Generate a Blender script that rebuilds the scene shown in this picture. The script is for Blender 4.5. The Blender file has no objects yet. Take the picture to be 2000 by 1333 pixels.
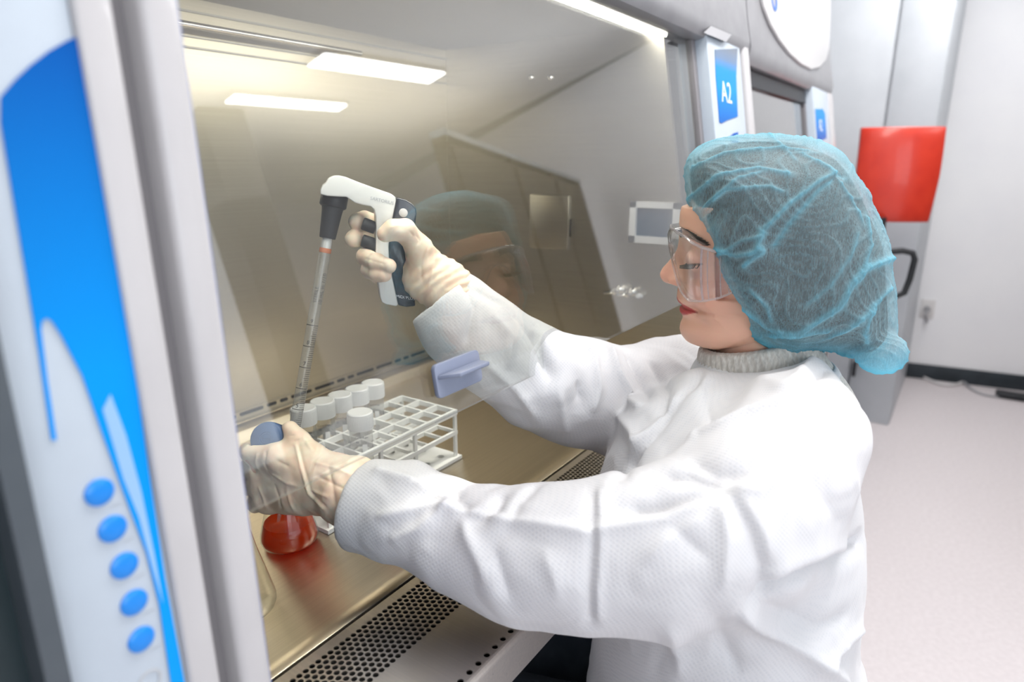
import bpy, bmesh, math, random
import numpy as np
from mathutils import Vector, Matrix

S = bpy.context.scene
COL = S.collection
PI = math.pi

# ------------------------------------------------------------------ camera, exposure, world, lights
FPX = 1300.0
PITCH, YAW = math.radians(15.3), math.radians(34.2)
CAM = np.array([0.0, 0.0, 1.40])
cF = np.array([math.cos(PITCH)*math.cos(YAW), math.cos(PITCH)*math.sin(YAW), -math.sin(PITCH)])
cR = np.array([math.sin(YAW), -math.cos(YAW), 0.0])
cU = np.cross(cR, cF)
cam_data = bpy.data.cameras.new('camera')
cam = bpy.data.objects.new('camera', cam_data)
COL.objects.link(cam)
cam.matrix_world = Matrix(((cR[0], cU[0], -cF[0], 0), (cR[1], cU[1], -cF[1], 0), (cR[2], cU[2], -cF[2], 1.40), (0, 0, 0, 1)))
cam_data.sensor_width = 36
cam_data.lens = FPX/2000*36
cam_data.clip_start = 0.02
cam_data.dof.use_dof = True
cam_data.dof.focus_distance = 0.84
cam_data.dof.aperture_fstop = 3.4
S.camera = cam
S.view_settings.view_transform = 'Standard'
S.view_settings.look = 'None'
S.view_settings.gamma = 1
S.view_settings.use_curve_mapping = False
S.view_settings.exposure = 0.0
w = bpy.data.worlds.new('world'); S.world = w; w.use_nodes = True
w.node_tree.nodes['Background'].inputs[0].default_value = (0.9, 0.95, 1, 1)
w.node_tree.nodes['Background'].inputs[1].default_value = 0.3
S.cycles.max_bounces = 12
S.cycles.transparent_max_bounces = 16
S.cycles.caustics_reflective = False
S.cycles.caustics_refractive = False

def area(name, loc, size, energy, color=(1, 1, 1), rot=(0, 0, 0), sy=None):
    l = bpy.data.lights.new(name, 'AREA'); l.shape = 'RECTANGLE'
    l.size = size; l.size_y = sy or size; l.energy = energy; l.color = color
    o = bpy.data.objects.new(name, l); COL.objects.link(o); o.location = loc; o.rotation_euler = rot
    return o
# room daylight, far luminaire, and unseen area lights that are added
area('room_daylight', (0.6, -3.4, 1.7), 4.5, 30, (0.90, 0.95, 1), (math.radians(90), 0, 0), 2.2)
area('added_key_light', (-1.3, -3.0, 1.8), 2.6, 49, (0.90, 0.95, 1), (math.radians(88), 0, math.radians(-30)), 2.0)  # unseen key light added to brighten the gown and gloves
area('added_uplight', (3.2, -1.8, 2.25), 2.4, 28, (1, 1, 1), (math.radians(180), 0, 0), 2.0)  # unseen up-light added to brighten the ceiling mirrored in the sash
area('added_overhead_light', (1.2, -.05, 2.76), 2.4, 48, (1, 0.97, 0.94), (0, 0, 0), .5)  # area light added above the gown, placed clear of the sash reflection
area('ceiling_luminaire_far', (3.4, .1, 2.76), 1.4, 29, (1, 0.98, 0.97), (0, 0, 0), .5)

# ------------------------------------------------------------------ ray helpers (camera pixel -> point in the place)
def ray(x, y):
    d = cF*FPX + cR*(x-1000) + cU*(666.5-y)
    return d/np.linalg.norm(d)
def at(x, y, depth): d = ray(x, y); return CAM + d*depth/(d@cF)
def onplane(x, y, p, n): d = ray(x, y); return CAM + d*(((np.array(p)-CAM)@n)/(d@n))
def onz(x, y, z): d = ray(x, y); return CAM + d*(z-1.40)/d[2]
def proj(P): P = np.asarray(P)-CAM; z = P@cF; return np.stack([1000+FPX*(P@cR)/z, 666.5-FPX*(P@cU)/z], -1)

# ------------------------------------------------------------------ materials
def mat(name, color=(.8, .8, .8), rough=.5, metal=0., spec=.5, trans=0., ior=1.45, emit=None, estr=0., sss=0., sheen=0., coat=0., alpha=1.):
    m = bpy.data.materials.new(name); m.use_nodes = True
    b = m.node_tree.nodes['Principled BSDF']
    b.inputs['Base Color'].default_value = (*color, 1)
    b.inputs['Roughness'].default_value = rough
    b.inputs['Metallic'].default_value = metal
    b.inputs['Specular IOR Level'].default_value = spec
    b.inputs['Transmission Weight'].default_value = trans
    b.inputs['IOR'].default_value = ior
    b.inputs['Coat Weight'].default_value = coat
    b.inputs['Sheen Weight'].default_value = sheen
    b.inputs['Alpha'].default_value = alpha
    if sss:
        b.inputs['Subsurface Weight'].default_value = sss
        b.inputs['Subsurface Radius'].default_value = (1, .35, .2)
        b.inputs['Subsurface Scale'].default_value = .006
    if emit:
        b.inputs['Emission Color'].default_value = (*emit, 1)
        b.inputs['Emission Strength'].default_value = estr
    return m
def N(m, t, **kw):
    n = m.node_tree.nodes.new(t)
    for k, v in kw.items():
        if k.startswith('i_'): n.inputs[int(k[2:])].default_value = v
        else: setattr(n, k, v)
    return n
def L(m, a, b): m.node_tree.links.new(a, b)
def bsdf(m): return m.node_tree.nodes['Principled BSDF']
def noise_var(m, scale, c1, c2, vec='Object', stretch=None, lo=.35, hi=.65, detail=4, bump=0., dist=.002, rough=None):
    tc = N(m, 'ShaderNodeTexCoord'); nz = N(m, 'ShaderNodeTexNoise')
    nz.inputs['Scale'].default_value = scale; nz.inputs['Detail'].default_value = detail
    src = tc.outputs[vec]
    if stretch:
        mp = N(m, 'ShaderNodeMapping'); mp.inputs['Scale'].default_value = stretch; L(m, src, mp.inputs[0]); src = mp.outputs[0]
    L(m, src, nz.inputs['Vector'])
    cr = N(m, 'ShaderNodeValToRGB'); cr.color_ramp.elements[0].position = lo; cr.color_ramp.elements[1].position = hi
    cr.color_ramp.elements[0].color = (*c1, 1); cr.color_ramp.elements[1].color = (*c2, 1)
    L(m, nz.outputs['Fac'], cr.inputs[0]); L(m, cr.outputs[0], bsdf(m).inputs['Base Color'])
    if bump:
        bp = N(m, 'ShaderNodeBump'); bp.inputs['Strength'].default_value = bump; bp.inputs['Distance'].default_value = dist
        L(m, nz.outputs['Fac'], bp.inputs['Height']); L(m, bp.outputs[0], bsdf(m).inputs['Normal'])
    if rough:
        mr = N(m, 'ShaderNodeMapRange'); mr.inputs[3].default_value = rough[0]; mr.inputs[4].default_value = rough[1]
        L(m, nz.outputs['Fac'], mr.inputs[0]); L(m, mr.outputs[0], bsdf(m).inputs['Roughness'])
    return m
def thin_glass(name, tint=(1, 1, 1), gain=1.0, rough=0.0):
    m = bpy.data.materials.new(name); m.use_nodes = True
    nt = m.node_tree; nt.nodes.clear()
    out = N(m, 'ShaderNodeOutputMaterial'); mx = N(m, 'ShaderNodeMixShader')
    tr = N(m, 'ShaderNodeBsdfTransparent'); gl = N(m, 'ShaderNodeBsdfGlossy')
    tr.inputs[0].default_value = (*tint, 1); gl.inputs['Roughness'].default_value = rough
    geo = N(m, 'ShaderNodeNewGeometry'); mr = N(m, 'ShaderNodeMapRange')
    mr.inputs[3].default_value = 1.52; mr.inputs[4].default_value = 1/1.52
    L(m, geo.outputs['Backfacing'], mr.inputs[0])
    fr = N(m, 'ShaderNodeFresnel'); L(m, mr.outputs[0], fr.inputs['IOR'])
    mu = N(m, 'ShaderNodeMath', operation='MULTIPLY', use_clamp=True); mu.inputs[1].default_value = gain
    L(m, fr.outputs[0], mu.inputs[0]); L(m, mu.outputs[0], mx.inputs[0])
    L(m, tr.outputs[0], mx.inputs[1]); L(m, gl.outputs[0], mx.inputs[2]); L(m, mx.outputs[0], out.inputs[0])
    return m

M = {}
M['wall'] = noise_var(mat('white_wall_paint', rough=.7, spec=.2), 3, (.85, .86, .89), (.88, .89, .91))
M['ceiling'] = noise_var(mat('ceiling_paint', rough=.8), 2, (.82, .82, .82), (.86, .86, .86))
M['floor'] = noise_var(mat('vinyl_floor', rough=.35, spec=.35), 60, (.66, .61, .62), (.71, .66, .67), bump=.02)
M['base'] = noise_var(mat('black_baseboard', rough=.4), 10, (.02, .028, .035), (.03, .04, .05))
def steel(name, c1, c2, stretch, r=(.22, .36), bump=.02):
    return noise_var(mat(name, metal=1., rough=.3), 420, c1, c2, stretch=stretch, rough=r, bump=bump, dist=.0006)
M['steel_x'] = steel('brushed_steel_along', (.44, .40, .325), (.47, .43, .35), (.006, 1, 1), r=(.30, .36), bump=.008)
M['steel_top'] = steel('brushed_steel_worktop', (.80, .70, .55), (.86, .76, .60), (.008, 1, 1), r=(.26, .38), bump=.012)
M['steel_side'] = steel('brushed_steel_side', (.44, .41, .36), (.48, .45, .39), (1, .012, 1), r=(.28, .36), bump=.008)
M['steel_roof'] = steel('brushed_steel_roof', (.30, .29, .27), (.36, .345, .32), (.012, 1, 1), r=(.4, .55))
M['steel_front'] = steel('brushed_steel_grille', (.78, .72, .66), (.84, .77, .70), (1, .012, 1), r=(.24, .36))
M['chrome'] = mat('chrome', (.75, .75, .75), .15, 1.)
M['hole'] = mat('plenum_shade_black', (.004, .0035, .003), .9)
M['slot'] = mat('slot_shadow_black', (.01, .012, .014), .7)
M['white_panel'] = noise_var(mat('white_powder_coat', rough=.35), 20, (.46, .52, .59), (.48, .545, .615))
M['rail'] = noise_var(mat('light_grey_rail', rough=.35, coat=.3), 20, (.49, .48, .49), (.51, .50, .51))
M['groove'] = mat('grey_groove', (.22, .21, .22), .45)
M['header'] = noise_var(mat('grey_header_coat', rough=.35, coat=.2), 20, (.25, .25, .265), (.28, .28, .295))
M['white_gloss'] = mat('white_gloss_plastic', (.70, .69, .69), .3, coat=.3)
M['blueedge'] = mat('blue_edge_trim', (.15, .25, .6), .4)
M['black'] = mat('black_plastic', (.012, .014, .018), .4)
M['rubber'] = mat('black_rubber', (.015, .017, .02), .55)
M['darkgrey'] = noise_var(mat('dark_grey_metal', rough=.45), 10, (.06, .075, .09), (.08, .095, .11))
M['teal'] = mat('dark_teal_metal', (.015, .03, .036), .4)
M['lamp'] = mat('lamp_diffuser', (1, 1, 1), .5, emit=(1, .97, .86), estr=25.)
M['sash_glass'] = thin_glass('sash_glass', (.985, .995, .985), 2.1)
M['glass'] = thin_glass('lab_glass', (.96, .97, .96), 1.3)
M['red'] = noise_var(mat('red_plastic', rough=.35, coat=.2), 15, (.56, .033, .017), (.62, .042, .02))
M['fridge'] = noise_var(mat('light_grey_enamel', rough=.4), 8, (.47, .50, .535), (.50, .53, .565))
M['screen'] = mat('dark_blue_screen', (.01, .05, .10), .15)
M['cable'] = mat('grey_cable', (.35, .35, .37), .5)
M['silver'] = mat('silver_label', (.6, .6, .62), .35, .6)
M['textwhite'] = mat('printed_white', (.85, .9, .95), .5)
M['textgrey'] = mat('printed_grey', (.45, .47, .5), .5)
M['textblack'] = mat('printed_black', (.05, .05, .06), .5)

def gradient(name, stops, axis='Z', lo=0., hi=1., rough=.35):
    """a printed colour gradient fixed to the object (object coordinates)"""
    m = mat(name, rough=rough, spec=.15)
    tc = N(m, 'ShaderNodeTexCoord'); sp = N(m, 'ShaderNodeSeparateXYZ'); L(m, tc.outputs['Object'], sp.inputs[0])
    mr = N(m, 'ShaderNodeMapRange'); mr.inputs[1].default_value = lo; mr.inputs[2].default_value = hi
    L(m, sp.outputs[axis], mr.inputs[0]); cr = N(m, 'ShaderNodeValToRGB')
    cr.color_ramp.elements[0].color = (*stops[0][1], 1); cr.color_ramp.elements[0].position = stops[0][0]
    cr.color_ramp.elements[1].color = (*stops[-1][1], 1); cr.color_ramp.elements[1].position = stops[-1][0]
    for p, c in stops[1:-1]:
        e = cr.color_ramp.elements.new(p); e.color = (*c, 1)
    L(m, mr.outputs[0], cr.inputs[0]); L(m, cr.outputs[0], bsdf(m).inputs['Base Color'])
    return m
M['blue_print'] = gradient('printed_blue_graphic', [(0, (.0, .30, .80)), (.5, (.0, .28, .80)), (1, (.0, .075, .36))], 'Z', 1.10, 1.47)
M['blue_print2'] = gradient('printed_blue_badge', [(0, (.0, .09, .42)), (.5, (.0, .27, .78)), (.72, (.01, .27, .75)), (.85, (.16, .24, .38)), (1, (.20, .23, .28))], 'Z', 1.46, 1.63)
M['pale_blue'] = mat('printed_pale_blue', (.28, .48, .80), .3)
M['btn'] = mat('blue_button', (.0, .22, .72), .3, coat=.3)

# ------------------------------------------------------------------ mesh helpers
def mesh_np(name, V, Fq, m=None, parent=None, smooth=True, mats=None, midx=None):
    me = bpy.data.meshes.new(name)
    V = np.asarray(V, dtype=np.float32)
    if isinstance(Fq, np.ndarray):
        me.vertices.add(len(V)); me.vertices.foreach_set('co', V.ravel())
        k = Fq.shape[1]
        me.loops.add(Fq.size); me.loops.foreach_set('vertex_index', Fq.astype(np.int32).ravel())
        me.polygons.add(len(Fq)); me.polygons.foreach_set('loop_start', (np.arange(len(Fq))*k).astype(np.int32))
        me.update(calc_edges=True)
    else:
        me.from_pydata([tuple(map(float, v)) for v in V], [], [tuple(map(int, f)) for f in Fq]); me.update()
    me.validate()
    for x in (mats or ([m] if m else [])): me.materials.append(x)
    if midx is not None: me.polygons.foreach_set('material_index', np.asarray(midx, dtype=np.int32))
    me.polygons.foreach_set('use_smooth', np.full(len(me.polygons), bool(smooth)))
    o = bpy.data.objects.new(name, me); COL.objects.link(o)
    if parent is not None: o.parent = parent
    return o
class MB:
    def __init__(s): s.v = []; s.f = []; s.m = []; s.cur = 0
    def add(s, V, F):
        b = len(s.v); s.v += [tuple(map(float, v)) for v in V]; s.f += [tuple(int(b+i) for i in f) for f in F]; s.m += [s.cur]*len(F)
        return s
    def box(s, x0, x1, y0, y1, z0, z1):
        V = [(x, y, z) for z in (z0, z1) for y in (y0, y1) for x in (x0, x1)]
        return s.add(V, [(0, 2, 3, 1), (4, 5, 7, 6), (0, 1, 5, 4), (2, 6, 7, 3), (0, 4, 6, 2), (1, 3, 7, 5)])
    def prism(s, poly, e, basis=None):
        """extrude polygon (list of 3-D points) by vector e"""
        P = [np.array(p, float) for p in poly]; e = np.array(e, float); n = len(P)
        V = P+[p+e for p in P]
        return s.add(V, [tuple(range(n))[::-1], tuple(range(n, 2*n))]+[(i, (i+1) % n, n+(i+1) % n, n+i) for i in range(n)])
    def profx(s, yz, x0, x1): return s.prism([(x0, y, z) for y, z in yz], (x1-x0, 0, 0))
    def lathe(s, prof, c, axis=(0, 0, 1), n=40, cap=True):
        """profile [(r, h)] around axis through c"""
        a = np.array(axis, float); a /= np.linalg.norm(a)
        t = np.array([1, 0, 0]) if abs(a[0]) < .9 else np.array([0, 1, 0])
        u = np.cross(a, t); u /= np.linalg.norm(u); v = np.cross(a, u); c = np.array(c, float)
        V = []; F = []
        for r, h in prof:
            for i in range(n):
                q = 2*PI*i/n; V.append(c+a*h+(u*math.cos(q)+v*math.sin(q))*r)
        for j in range(len(prof)-1):
            for i in range(n): F.append((j*n+i, j*n+(i+1) % n, (j+1)*n+(i+1) % n, (j+1)*n+i))
        if cap: F.append(tuple(range(n))[::-1]); F.append(tuple((len(prof)-1)*n+i for i in range(n)))
        return s.add(V, F)
    def tube(s, pts, r, n=10, closed=False):
        P = [np.array(p, float) for p in pts]; V = []; F = []; k = len(P)
        rr = r if hasattr(r, '__len__') else [r]*k; u = None
        for i, p in enumerate(P):
            a = P[(i+1) % k if closed else min(i+1, k-1)]-P[(i-1) % k if closed else max(i-1, 0)]
            a = a/(np.linalg.norm(a)+1e-12)
            if u is None: t = np.array([0, 0, 1.]) if abs(a[2]) < .9 else np.array([1., 0, 0]); u = np.cross(a, t)
            u = u-a*(u@a); u /= np.linalg.norm(u); v = np.cross(a, u)
            for j in range(n): q = 2*PI*j/n; V.append(p+(u*math.cos(q)+v*math.sin(q))*rr[i])
        for i in range(k if closed else k-1):
            for j in range(n): b = ((i+1) % k)*n; F.append((i*n+j, i*n+(j+1) % n, b+(j+1) % n, b+j))
        if not closed: F.append(tuple(range(n))[::-1]); F.append(tuple((k-1)*n+j for j in range(n)))
        return s.add(V, F)
    def build(s, name, m, parent=None, bevel=0., seg=2, smooth=False, loc=None, auto=40):
        me = bpy.data.meshes.new(name); me.from_pydata(s.v, [], s.f)
        ms = m if isinstance(m, (list, tuple)) else [m]
        for x in ms: me.materials.append(x)
        me.polygons.foreach_set('material_index', s.m)
        bm = bmesh.new(); bm.from_mesh(me)
        bmesh.ops.recalc_face_normals(bm, faces=bm.faces)
        if bevel:
            ed = [e for e in bm.edges if len(e.link_faces) == 2 and e.calc_face_angle(0) > .6]
            bmesh.ops.bevel(bm, geom=ed, offset=bevel, segments=seg, profile=.5, affect='EDGES', clamp_overlap=True)
        for f in bm.faces: f.smooth = smooth or bool(bevel)
        bm.to_mesh(me); bm.free()
        if smooth or bevel:
            try: me.set_sharp_from_angle(angle=math.radians(auto))
            except Exception: pass
        o = bpy.data.objects.new(name, me); COL.objects.link(o)
        if parent is not None: o.parent = parent
        return o
def tag(o, label=None, cat=None, group=None, kind=None):
    if label: o['label'] = label
    if cat: o['category'] = cat
    if group: o['group'] = group
    if kind: o['kind'] = kind
    return o
def empty(name, loc=(0, 0, 0), label=None, cat=None, group=None):
    """a thing's origin at its base; parts are built in world coordinates and keep them"""
    o = bpy.data.objects.new(name, None); COL.objects.link(o); o.location = loc; o.empty_display_size = .05
    tag(o, label, cat, group); return o
def adopt(root):
    """parts were built in world coordinates: cancel the root's offset"""
    inv = Matrix.Translation(root.location).inverted()
    for c in root.children: c.matrix_parent_inverse = inv
def text_obj(name, body, size, origin, xdir, ydir, m, parent, ext=.0002, align='CENTER'):
    cu = bpy.data.curves.new(name, 'FONT'); cu.body = body; cu.size = size; cu.extrude = ext; cu.align_x = align; cu.align_y = 'CENTER'
    t = bpy.data.objects.new(name+'_curve', cu); COL.objects.link(t)
    dg = bpy.context.evaluated_depsgraph_get(); me = bpy.data.meshes.new_from_object(t.evaluated_get(dg))
    bpy.data.objects.remove(t); me.name = name; me.materials.clear(); me.materials.append(m)
    x = Vector(xdir).normalized(); y = Vector(ydir).normalized(); z = x.cross(y)
    me.transform(Matrix(((x.x, y.x, z.x, origin[0]), (x.y, y.y, z.y, origin[1]), (x.z, y.z, z.z, origin[2]), (0, 0, 0, 1))))
    o = bpy.data.objects.new(name, me); COL.objects.link(o); o.parent = parent
    return o

# ------------------------------------------------------------------ the room
def struct(mb, name, m, **k): return tag(mb.build(name, m, **k), kind='structure')
struct(MB().box(-2.6, 5.1, -4.6, 2.1, -.06, 0), 'floor', M['floor'])
struct(MB().box(-2.6, 5.1, -4.6, 2.1, 2.8, 2.86), 'ceiling', M['ceiling'])
# the end wall, turned a few degrees as in the photograph
wdir = np.array([5.054-4.962, -.438-.223, 0]); wdir /= np.linalg.norm(wdir)
wn = np.array([-wdir[1], wdir[0], 0]);  wn = wn if wn[0] > 0 else -wn
wp = np.array([4.962, .223, 0])
def wallpt(t, z, off=0.): p = wp+wdir*t-wn*off; return (p[0], p[1], z)
struct(MB().prism([wallpt(-1.7, 0), wallpt(4.9, 0), wallpt(4.9, 2.8), wallpt(-1.7, 2.8)], wn*.1), 'wall_right', M['wall'])
struct(MB().prism([wallpt(-1.7, .0, 0), wallpt(4.9, .0, 0), wallpt(4.9, .10, 0), wallpt(-1.7, .10, 0)], -wn*.012), 'baseboard_right', M['base'], bevel=.003)
struct(MB().box(-2.6, 4.9, 2.0, 2.1, 0, 2.8), 'wall_back', M['wall'])
struct(MB().box(-2.7, -2.6, -4.6, 2.1, 0, 2.8), 'wall_left', M['wall'])
struct(MB().box(-2.6, 5.6, -4.7, -4.6, 0, 2.8), 'wall_front', M['wall'])
struct(MB().box(2.33, 2.62, -2.75, -2.50, 0, 2.8), 'added_pillar_1', noise_var(mat('grey_pillar_paint', rough=.6), 5, (.20, .19, .18), (.23, .22, .21)))  # pillar added so that a dark band mirrors in the sash
# partition added behind the operator only to mirror as a dark shape in the glass
pa, pb_ = np.array([2.25, -.80, 0]), np.array([4.9, -1.64, 0]); pdv = (pb_-pa)/np.linalg.norm(pb_-pa); pn = np.array([pdv[1], -pdv[0], 0])
shu = empty('reflection_partition', tuple((pa+pb_)/2+pn*.2), 'added grey-brown partition that mirrors darkly in the glass sash', 'partition')
pm = noise_var(mat('taupe_laminate', rough=.5), 6, (.11, .095, .08), (.13, .115, .095))
ln = np.linalg.norm(pb_-pa)
MB().prism([pa+pn*.04, pb_+pn*.04, pb_+pn*.06, pa+pn*.06], (0, 0, 1.97)).build('back_panel', pm, shu)
MB().prism([pa-pn*.01, pb_-pn*.01, pb_+pn*.06, pa+pn*.06], (0, 0, .03)).build('top_trim', M['white_panel'], shu).location = (0, 0, 1.97)
for k in range(5): MB().prism([q+np.array([0, 0, .08+.46*k]) for q in (pa, pb_, pb_+pn*.04, pa+pn*.04)], (0, 0, .025)).build('rail', pm, shu)
for k in range(4): q = pa+pdv*(ln-.03)*k/3; MB().prism([q, q+pdv*.03, q+pdv*.03+pn*.04, q+pn*.04], (0, 0, 1.97)).build('upright', pm, shu)
for k in range(3):
    q = pa+pdv*((ln-.03)*k/3+.04); e_ = pdv*((ln-.03)/3-.05)
    MB().prism([q-pn*.012, q+e_-pn*.012, q+e_, q], (0, 0, 1.87)).build('sliding_front', pm, shu).location = (0, 0, .05)
adopt(shu)
# linear lights in the ceiling that mirror in the sash
for nm, x0, x1, yc, wd, lb in (('linear_ceiling_light', 2.62, 3.62, -1.77, .075, 'long ceiling light mirrored as the broad white bar in the glass'),
                               ('linear_ceiling_light', 2.42, 3.25, -2.32, .05, 'long ceiling light mirrored as the thin white bar in the glass')):
    r = empty(nm, ((x0+x1)/2, yc, 2.8), lb, 'ceiling light')
    MB().box(x0-.02, x1+.02, yc-wd-.01, yc+wd+.01, 2.775, 2.80).build('housing', M['white_gloss'], r, bevel=.003)
    lm = mat('linear_light_diffuser', (1, 1, 1), .5, emit=(1, 1, 1), estr=16.)
    MB().box(x0, x1, yc-wd, yc+wd, 2.768, 2.7745).build('diffuser', lm, r); adopt(r)

# ------------------------------------------------------------------ the safety cabinet
WT = .900            # worktop height
K10 = .1763
def sy(z, off=0.): return .431 + K10*(z-1.133) - off       # the sash plane
cab = empty('biosafety_cabinet', (.75, .8, 0), 'stainless biosafety cabinet the person is working in', 'safety cabinet')
XL, XR = .255, 1.334
YB = 1.10
ROOF = 1.652
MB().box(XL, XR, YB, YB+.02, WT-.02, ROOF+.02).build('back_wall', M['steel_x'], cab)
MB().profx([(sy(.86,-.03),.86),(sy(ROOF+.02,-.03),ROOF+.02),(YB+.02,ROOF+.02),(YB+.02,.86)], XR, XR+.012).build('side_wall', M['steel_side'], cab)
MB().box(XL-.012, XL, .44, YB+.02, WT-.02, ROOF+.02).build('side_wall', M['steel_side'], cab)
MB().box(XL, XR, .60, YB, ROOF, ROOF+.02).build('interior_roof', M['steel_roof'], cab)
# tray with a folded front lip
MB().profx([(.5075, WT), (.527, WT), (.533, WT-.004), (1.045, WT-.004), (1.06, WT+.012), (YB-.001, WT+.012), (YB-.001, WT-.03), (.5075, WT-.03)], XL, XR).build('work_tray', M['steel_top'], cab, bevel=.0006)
# exhaust slots along the foot of the back wall
sl = MB()
x = XR-.05; pat = [.052, .052, .018, .022]; i = 0
while x > XL+.05:
    w_ = pat[i % 4]
    z0 = .9275
    n = 8; pts = []
    for sgn, cx in ((1, x-.003), (-1, x-w_+.003)):
        for q in range(n+1):
            th = -PI/2+PI*q/n if sgn > 0 else PI/2+PI*q/n
            pts.append((cx+.003*math.cos(th), YB-.0015, z0+.0032*math.sin(th)))
    sl.prism(pts, (0, .003, 0)); x -= w_+.009; i += 1
sl.build('exhaust_slots', M['slot'], cab)
MB().box(XL, XR, YB-.006, YB, .935, .9365).box(XL, XR, YB-.012, YB, .9155, .918).build('slot_trim', M['steel_x'], cab)
MB().tube([(XL, 1.06, 1.604), (1.02, 1.06, 1.604)], .005, 12).build('rear_rod', M['chrome'], cab, smooth=True)
MB().box(XL, XR, YB-.004, YB, 1.63, 1.633).box(XL, XR, YB-.004, YB, 1.575, 1.578).box(XL, XR, YB-.004, YB, 1.592, 1.594).build('rear_trim', M['steel_roof'], cab)
# front grille: hexagonally staggered perforations cut through the sheet, a row of larger ones at the nose
def perf_sheet(x0, x1, rows, pitch, r, z, th, ys, rowp):
    V = []; F = []; nseg = 12
    mb = MB()
    for k in range(rows):
        yc = ys-k*rowp; off = pitch/2*(k % 2)
        n = int((x1-x0-pitch)/pitch)
        xs = x0+pitch/2+off
        for i in range(n):
            cx = xs+i*pitch; hx, hy = pitch/2, rowp/2
            out = []; inn = []
            for j in range(nseg):
                a = 2*PI*j/nseg+PI/nseg; c_, s_ = math.cos(a), math.sin(a)
                t = min(hx/abs(c_) if abs(c_) > 1e-6 else 9, hy/abs(s_) if abs(s_) > 1e-6 else 9)
                out.append((cx+c_*t, yc+s_*t, z)); inn.append((cx+c_*r, yc+s_*r, z))
            # corners
            V_ = out+inn+[(p[0], p[1], z-th) for p in inn]
            F_ = []
            for j in range(nseg):
                j2 = (j+1) % nseg
                F_.append((j, j2, nseg+j2, nseg+j)); F_.append((nseg+j, nseg+j2, 2*nseg+j2, 2*nseg+j))
            b = len(V_); V_ += [(cx+sx*hx, yc+sy_*hy, z) for sx, sy_ in ((1, 1), (-1, 1), (-1, -1), (1, -1))]
            for q, (sx, sy_) in enumerate(((1, 1), (-1, 1), (-1, -1), (1, -1))):
                aa = math.atan2(sy_*hy, sx*hx) % (2*PI)
                j = int((aa-PI/nseg)//(2*PI/nseg)) % nseg
                F_.append((j, b+q, (j+1) % nseg))
            mb.add(V_, F_)
        xe = xs+n*pitch-pitch/2
        if off: mb.add([(x0, yc-rowp/2, z), (x0+off, yc-rowp/2, z), (x0+off, yc+rowp/2, z), (x0, yc+rowp/2, z)], [(0, 1, 2, 3)])
        mb.add([(xe, yc-rowp/2, z), (x1, yc-rowp/2, z), (x1, yc+rowp/2, z), (xe, yc+rowp/2, z)], [(0, 1, 2, 3)])
    return mb
ROWS, RP = 10, .00693
g = perf_sheet(XL, XR, ROWS, .008, .0031, WT, .0015, .488, RP)
yr = .488+RP/2; yf = .488-(ROWS-1)*RP-RP/2
g.add([(XL, yr, WT), (XR, yr, WT), (XR, .503, WT), (XL, .503, WT)], [(0, 1, 2, 3)])
g.add([(XL, .355, WT), (XR, .355, WT), (XR, yf, WT), (XL, yf, WT)], [(0, 1, 2, 3)])
g2 = perf_sheet(XL, XR, 1, .0147, .0034, WT, .0015, .350, .010)
g.add(g2.v, g2.f)
# rolled nose
pr = [(.345, WT)]+[(.345-.006*math.sin(a), WT-.006*(1-math.cos(a))) for a in (PI/8, PI/4, 3*PI/8, PI/2)]+[(.337, .852), (.341, .848), (.38, .848)]
for a, b in zip(pr[:-1], pr[1:]): g.add([(XL-.02, a[0], a[1]), (XR+.02, a[0], a[1]), (XR+.02, b[0], b[1]), (XL-.02, b[0], b[1])], [(0, 1, 2, 3)])
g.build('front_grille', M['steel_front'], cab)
MB().box(XL, XR, .345, .505, WT-.014, WT-.010).build('grille_plenum', M['hole'], cab)  # near-black sheet under the holes; their shade is put into its colour
# body below and behind
MB().box(XL-.10, XR+.10, .50, 1.16, .80, WT-.035).box(XL-.10, XR+.10, 1.125, 1.16, WT-.04, 2.1).build('cabinet_body', M['header'], cab)
# sash
gz0, gz1 = 1.133, 1.80
nrm = np.array([0, -math.cos(math.radians(10)), math.sin(math.radians(10))])
sash = MB().prism([(XL+.01, sy(gz0), gz0), (XR+.062, sy(gz0), gz0), (XR+.062, sy(gz1), gz1), (XL+.01, sy(gz1), gz1)], -nrm*.005).build('sash_window', M['sash_glass'], cab)
# header with curved front, lamp strip inside
hp = [(.600, 1.66), (.585, 1.646), (.530, 1.632), (.508, 1.630), (.494, 1.635), (.487, 1.648), (.4865, 1.665), (sy(1.72, .036), 1.72), (sy(1.95, .036), 1.95), (sy(2.10, .036), 2.10), (1.12, 2.10), (1.12, 1.68), (.62, 1.68)]
MB().profx(hp, XL-.1, 1.703).build('header_panel', M['header'], cab, smooth=True, auto=35)
MB().profx([(.590, 1.641), (.541, 1.629), (.539, 1.636), (.589, 1.648)], XL+.02, XR-.005).build('lamp_strip', M['lamp'], cab)
lbl = MB().prism([tuple(onplane(x, y, (0, sy(1.133, .038), 1.133), nrm)) for x, y in ((1374, 64), (1388, 51), (1428, 68), (1418, 82))], nrm*.0008).build('header_sticker', M['silver'], cab)
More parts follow.
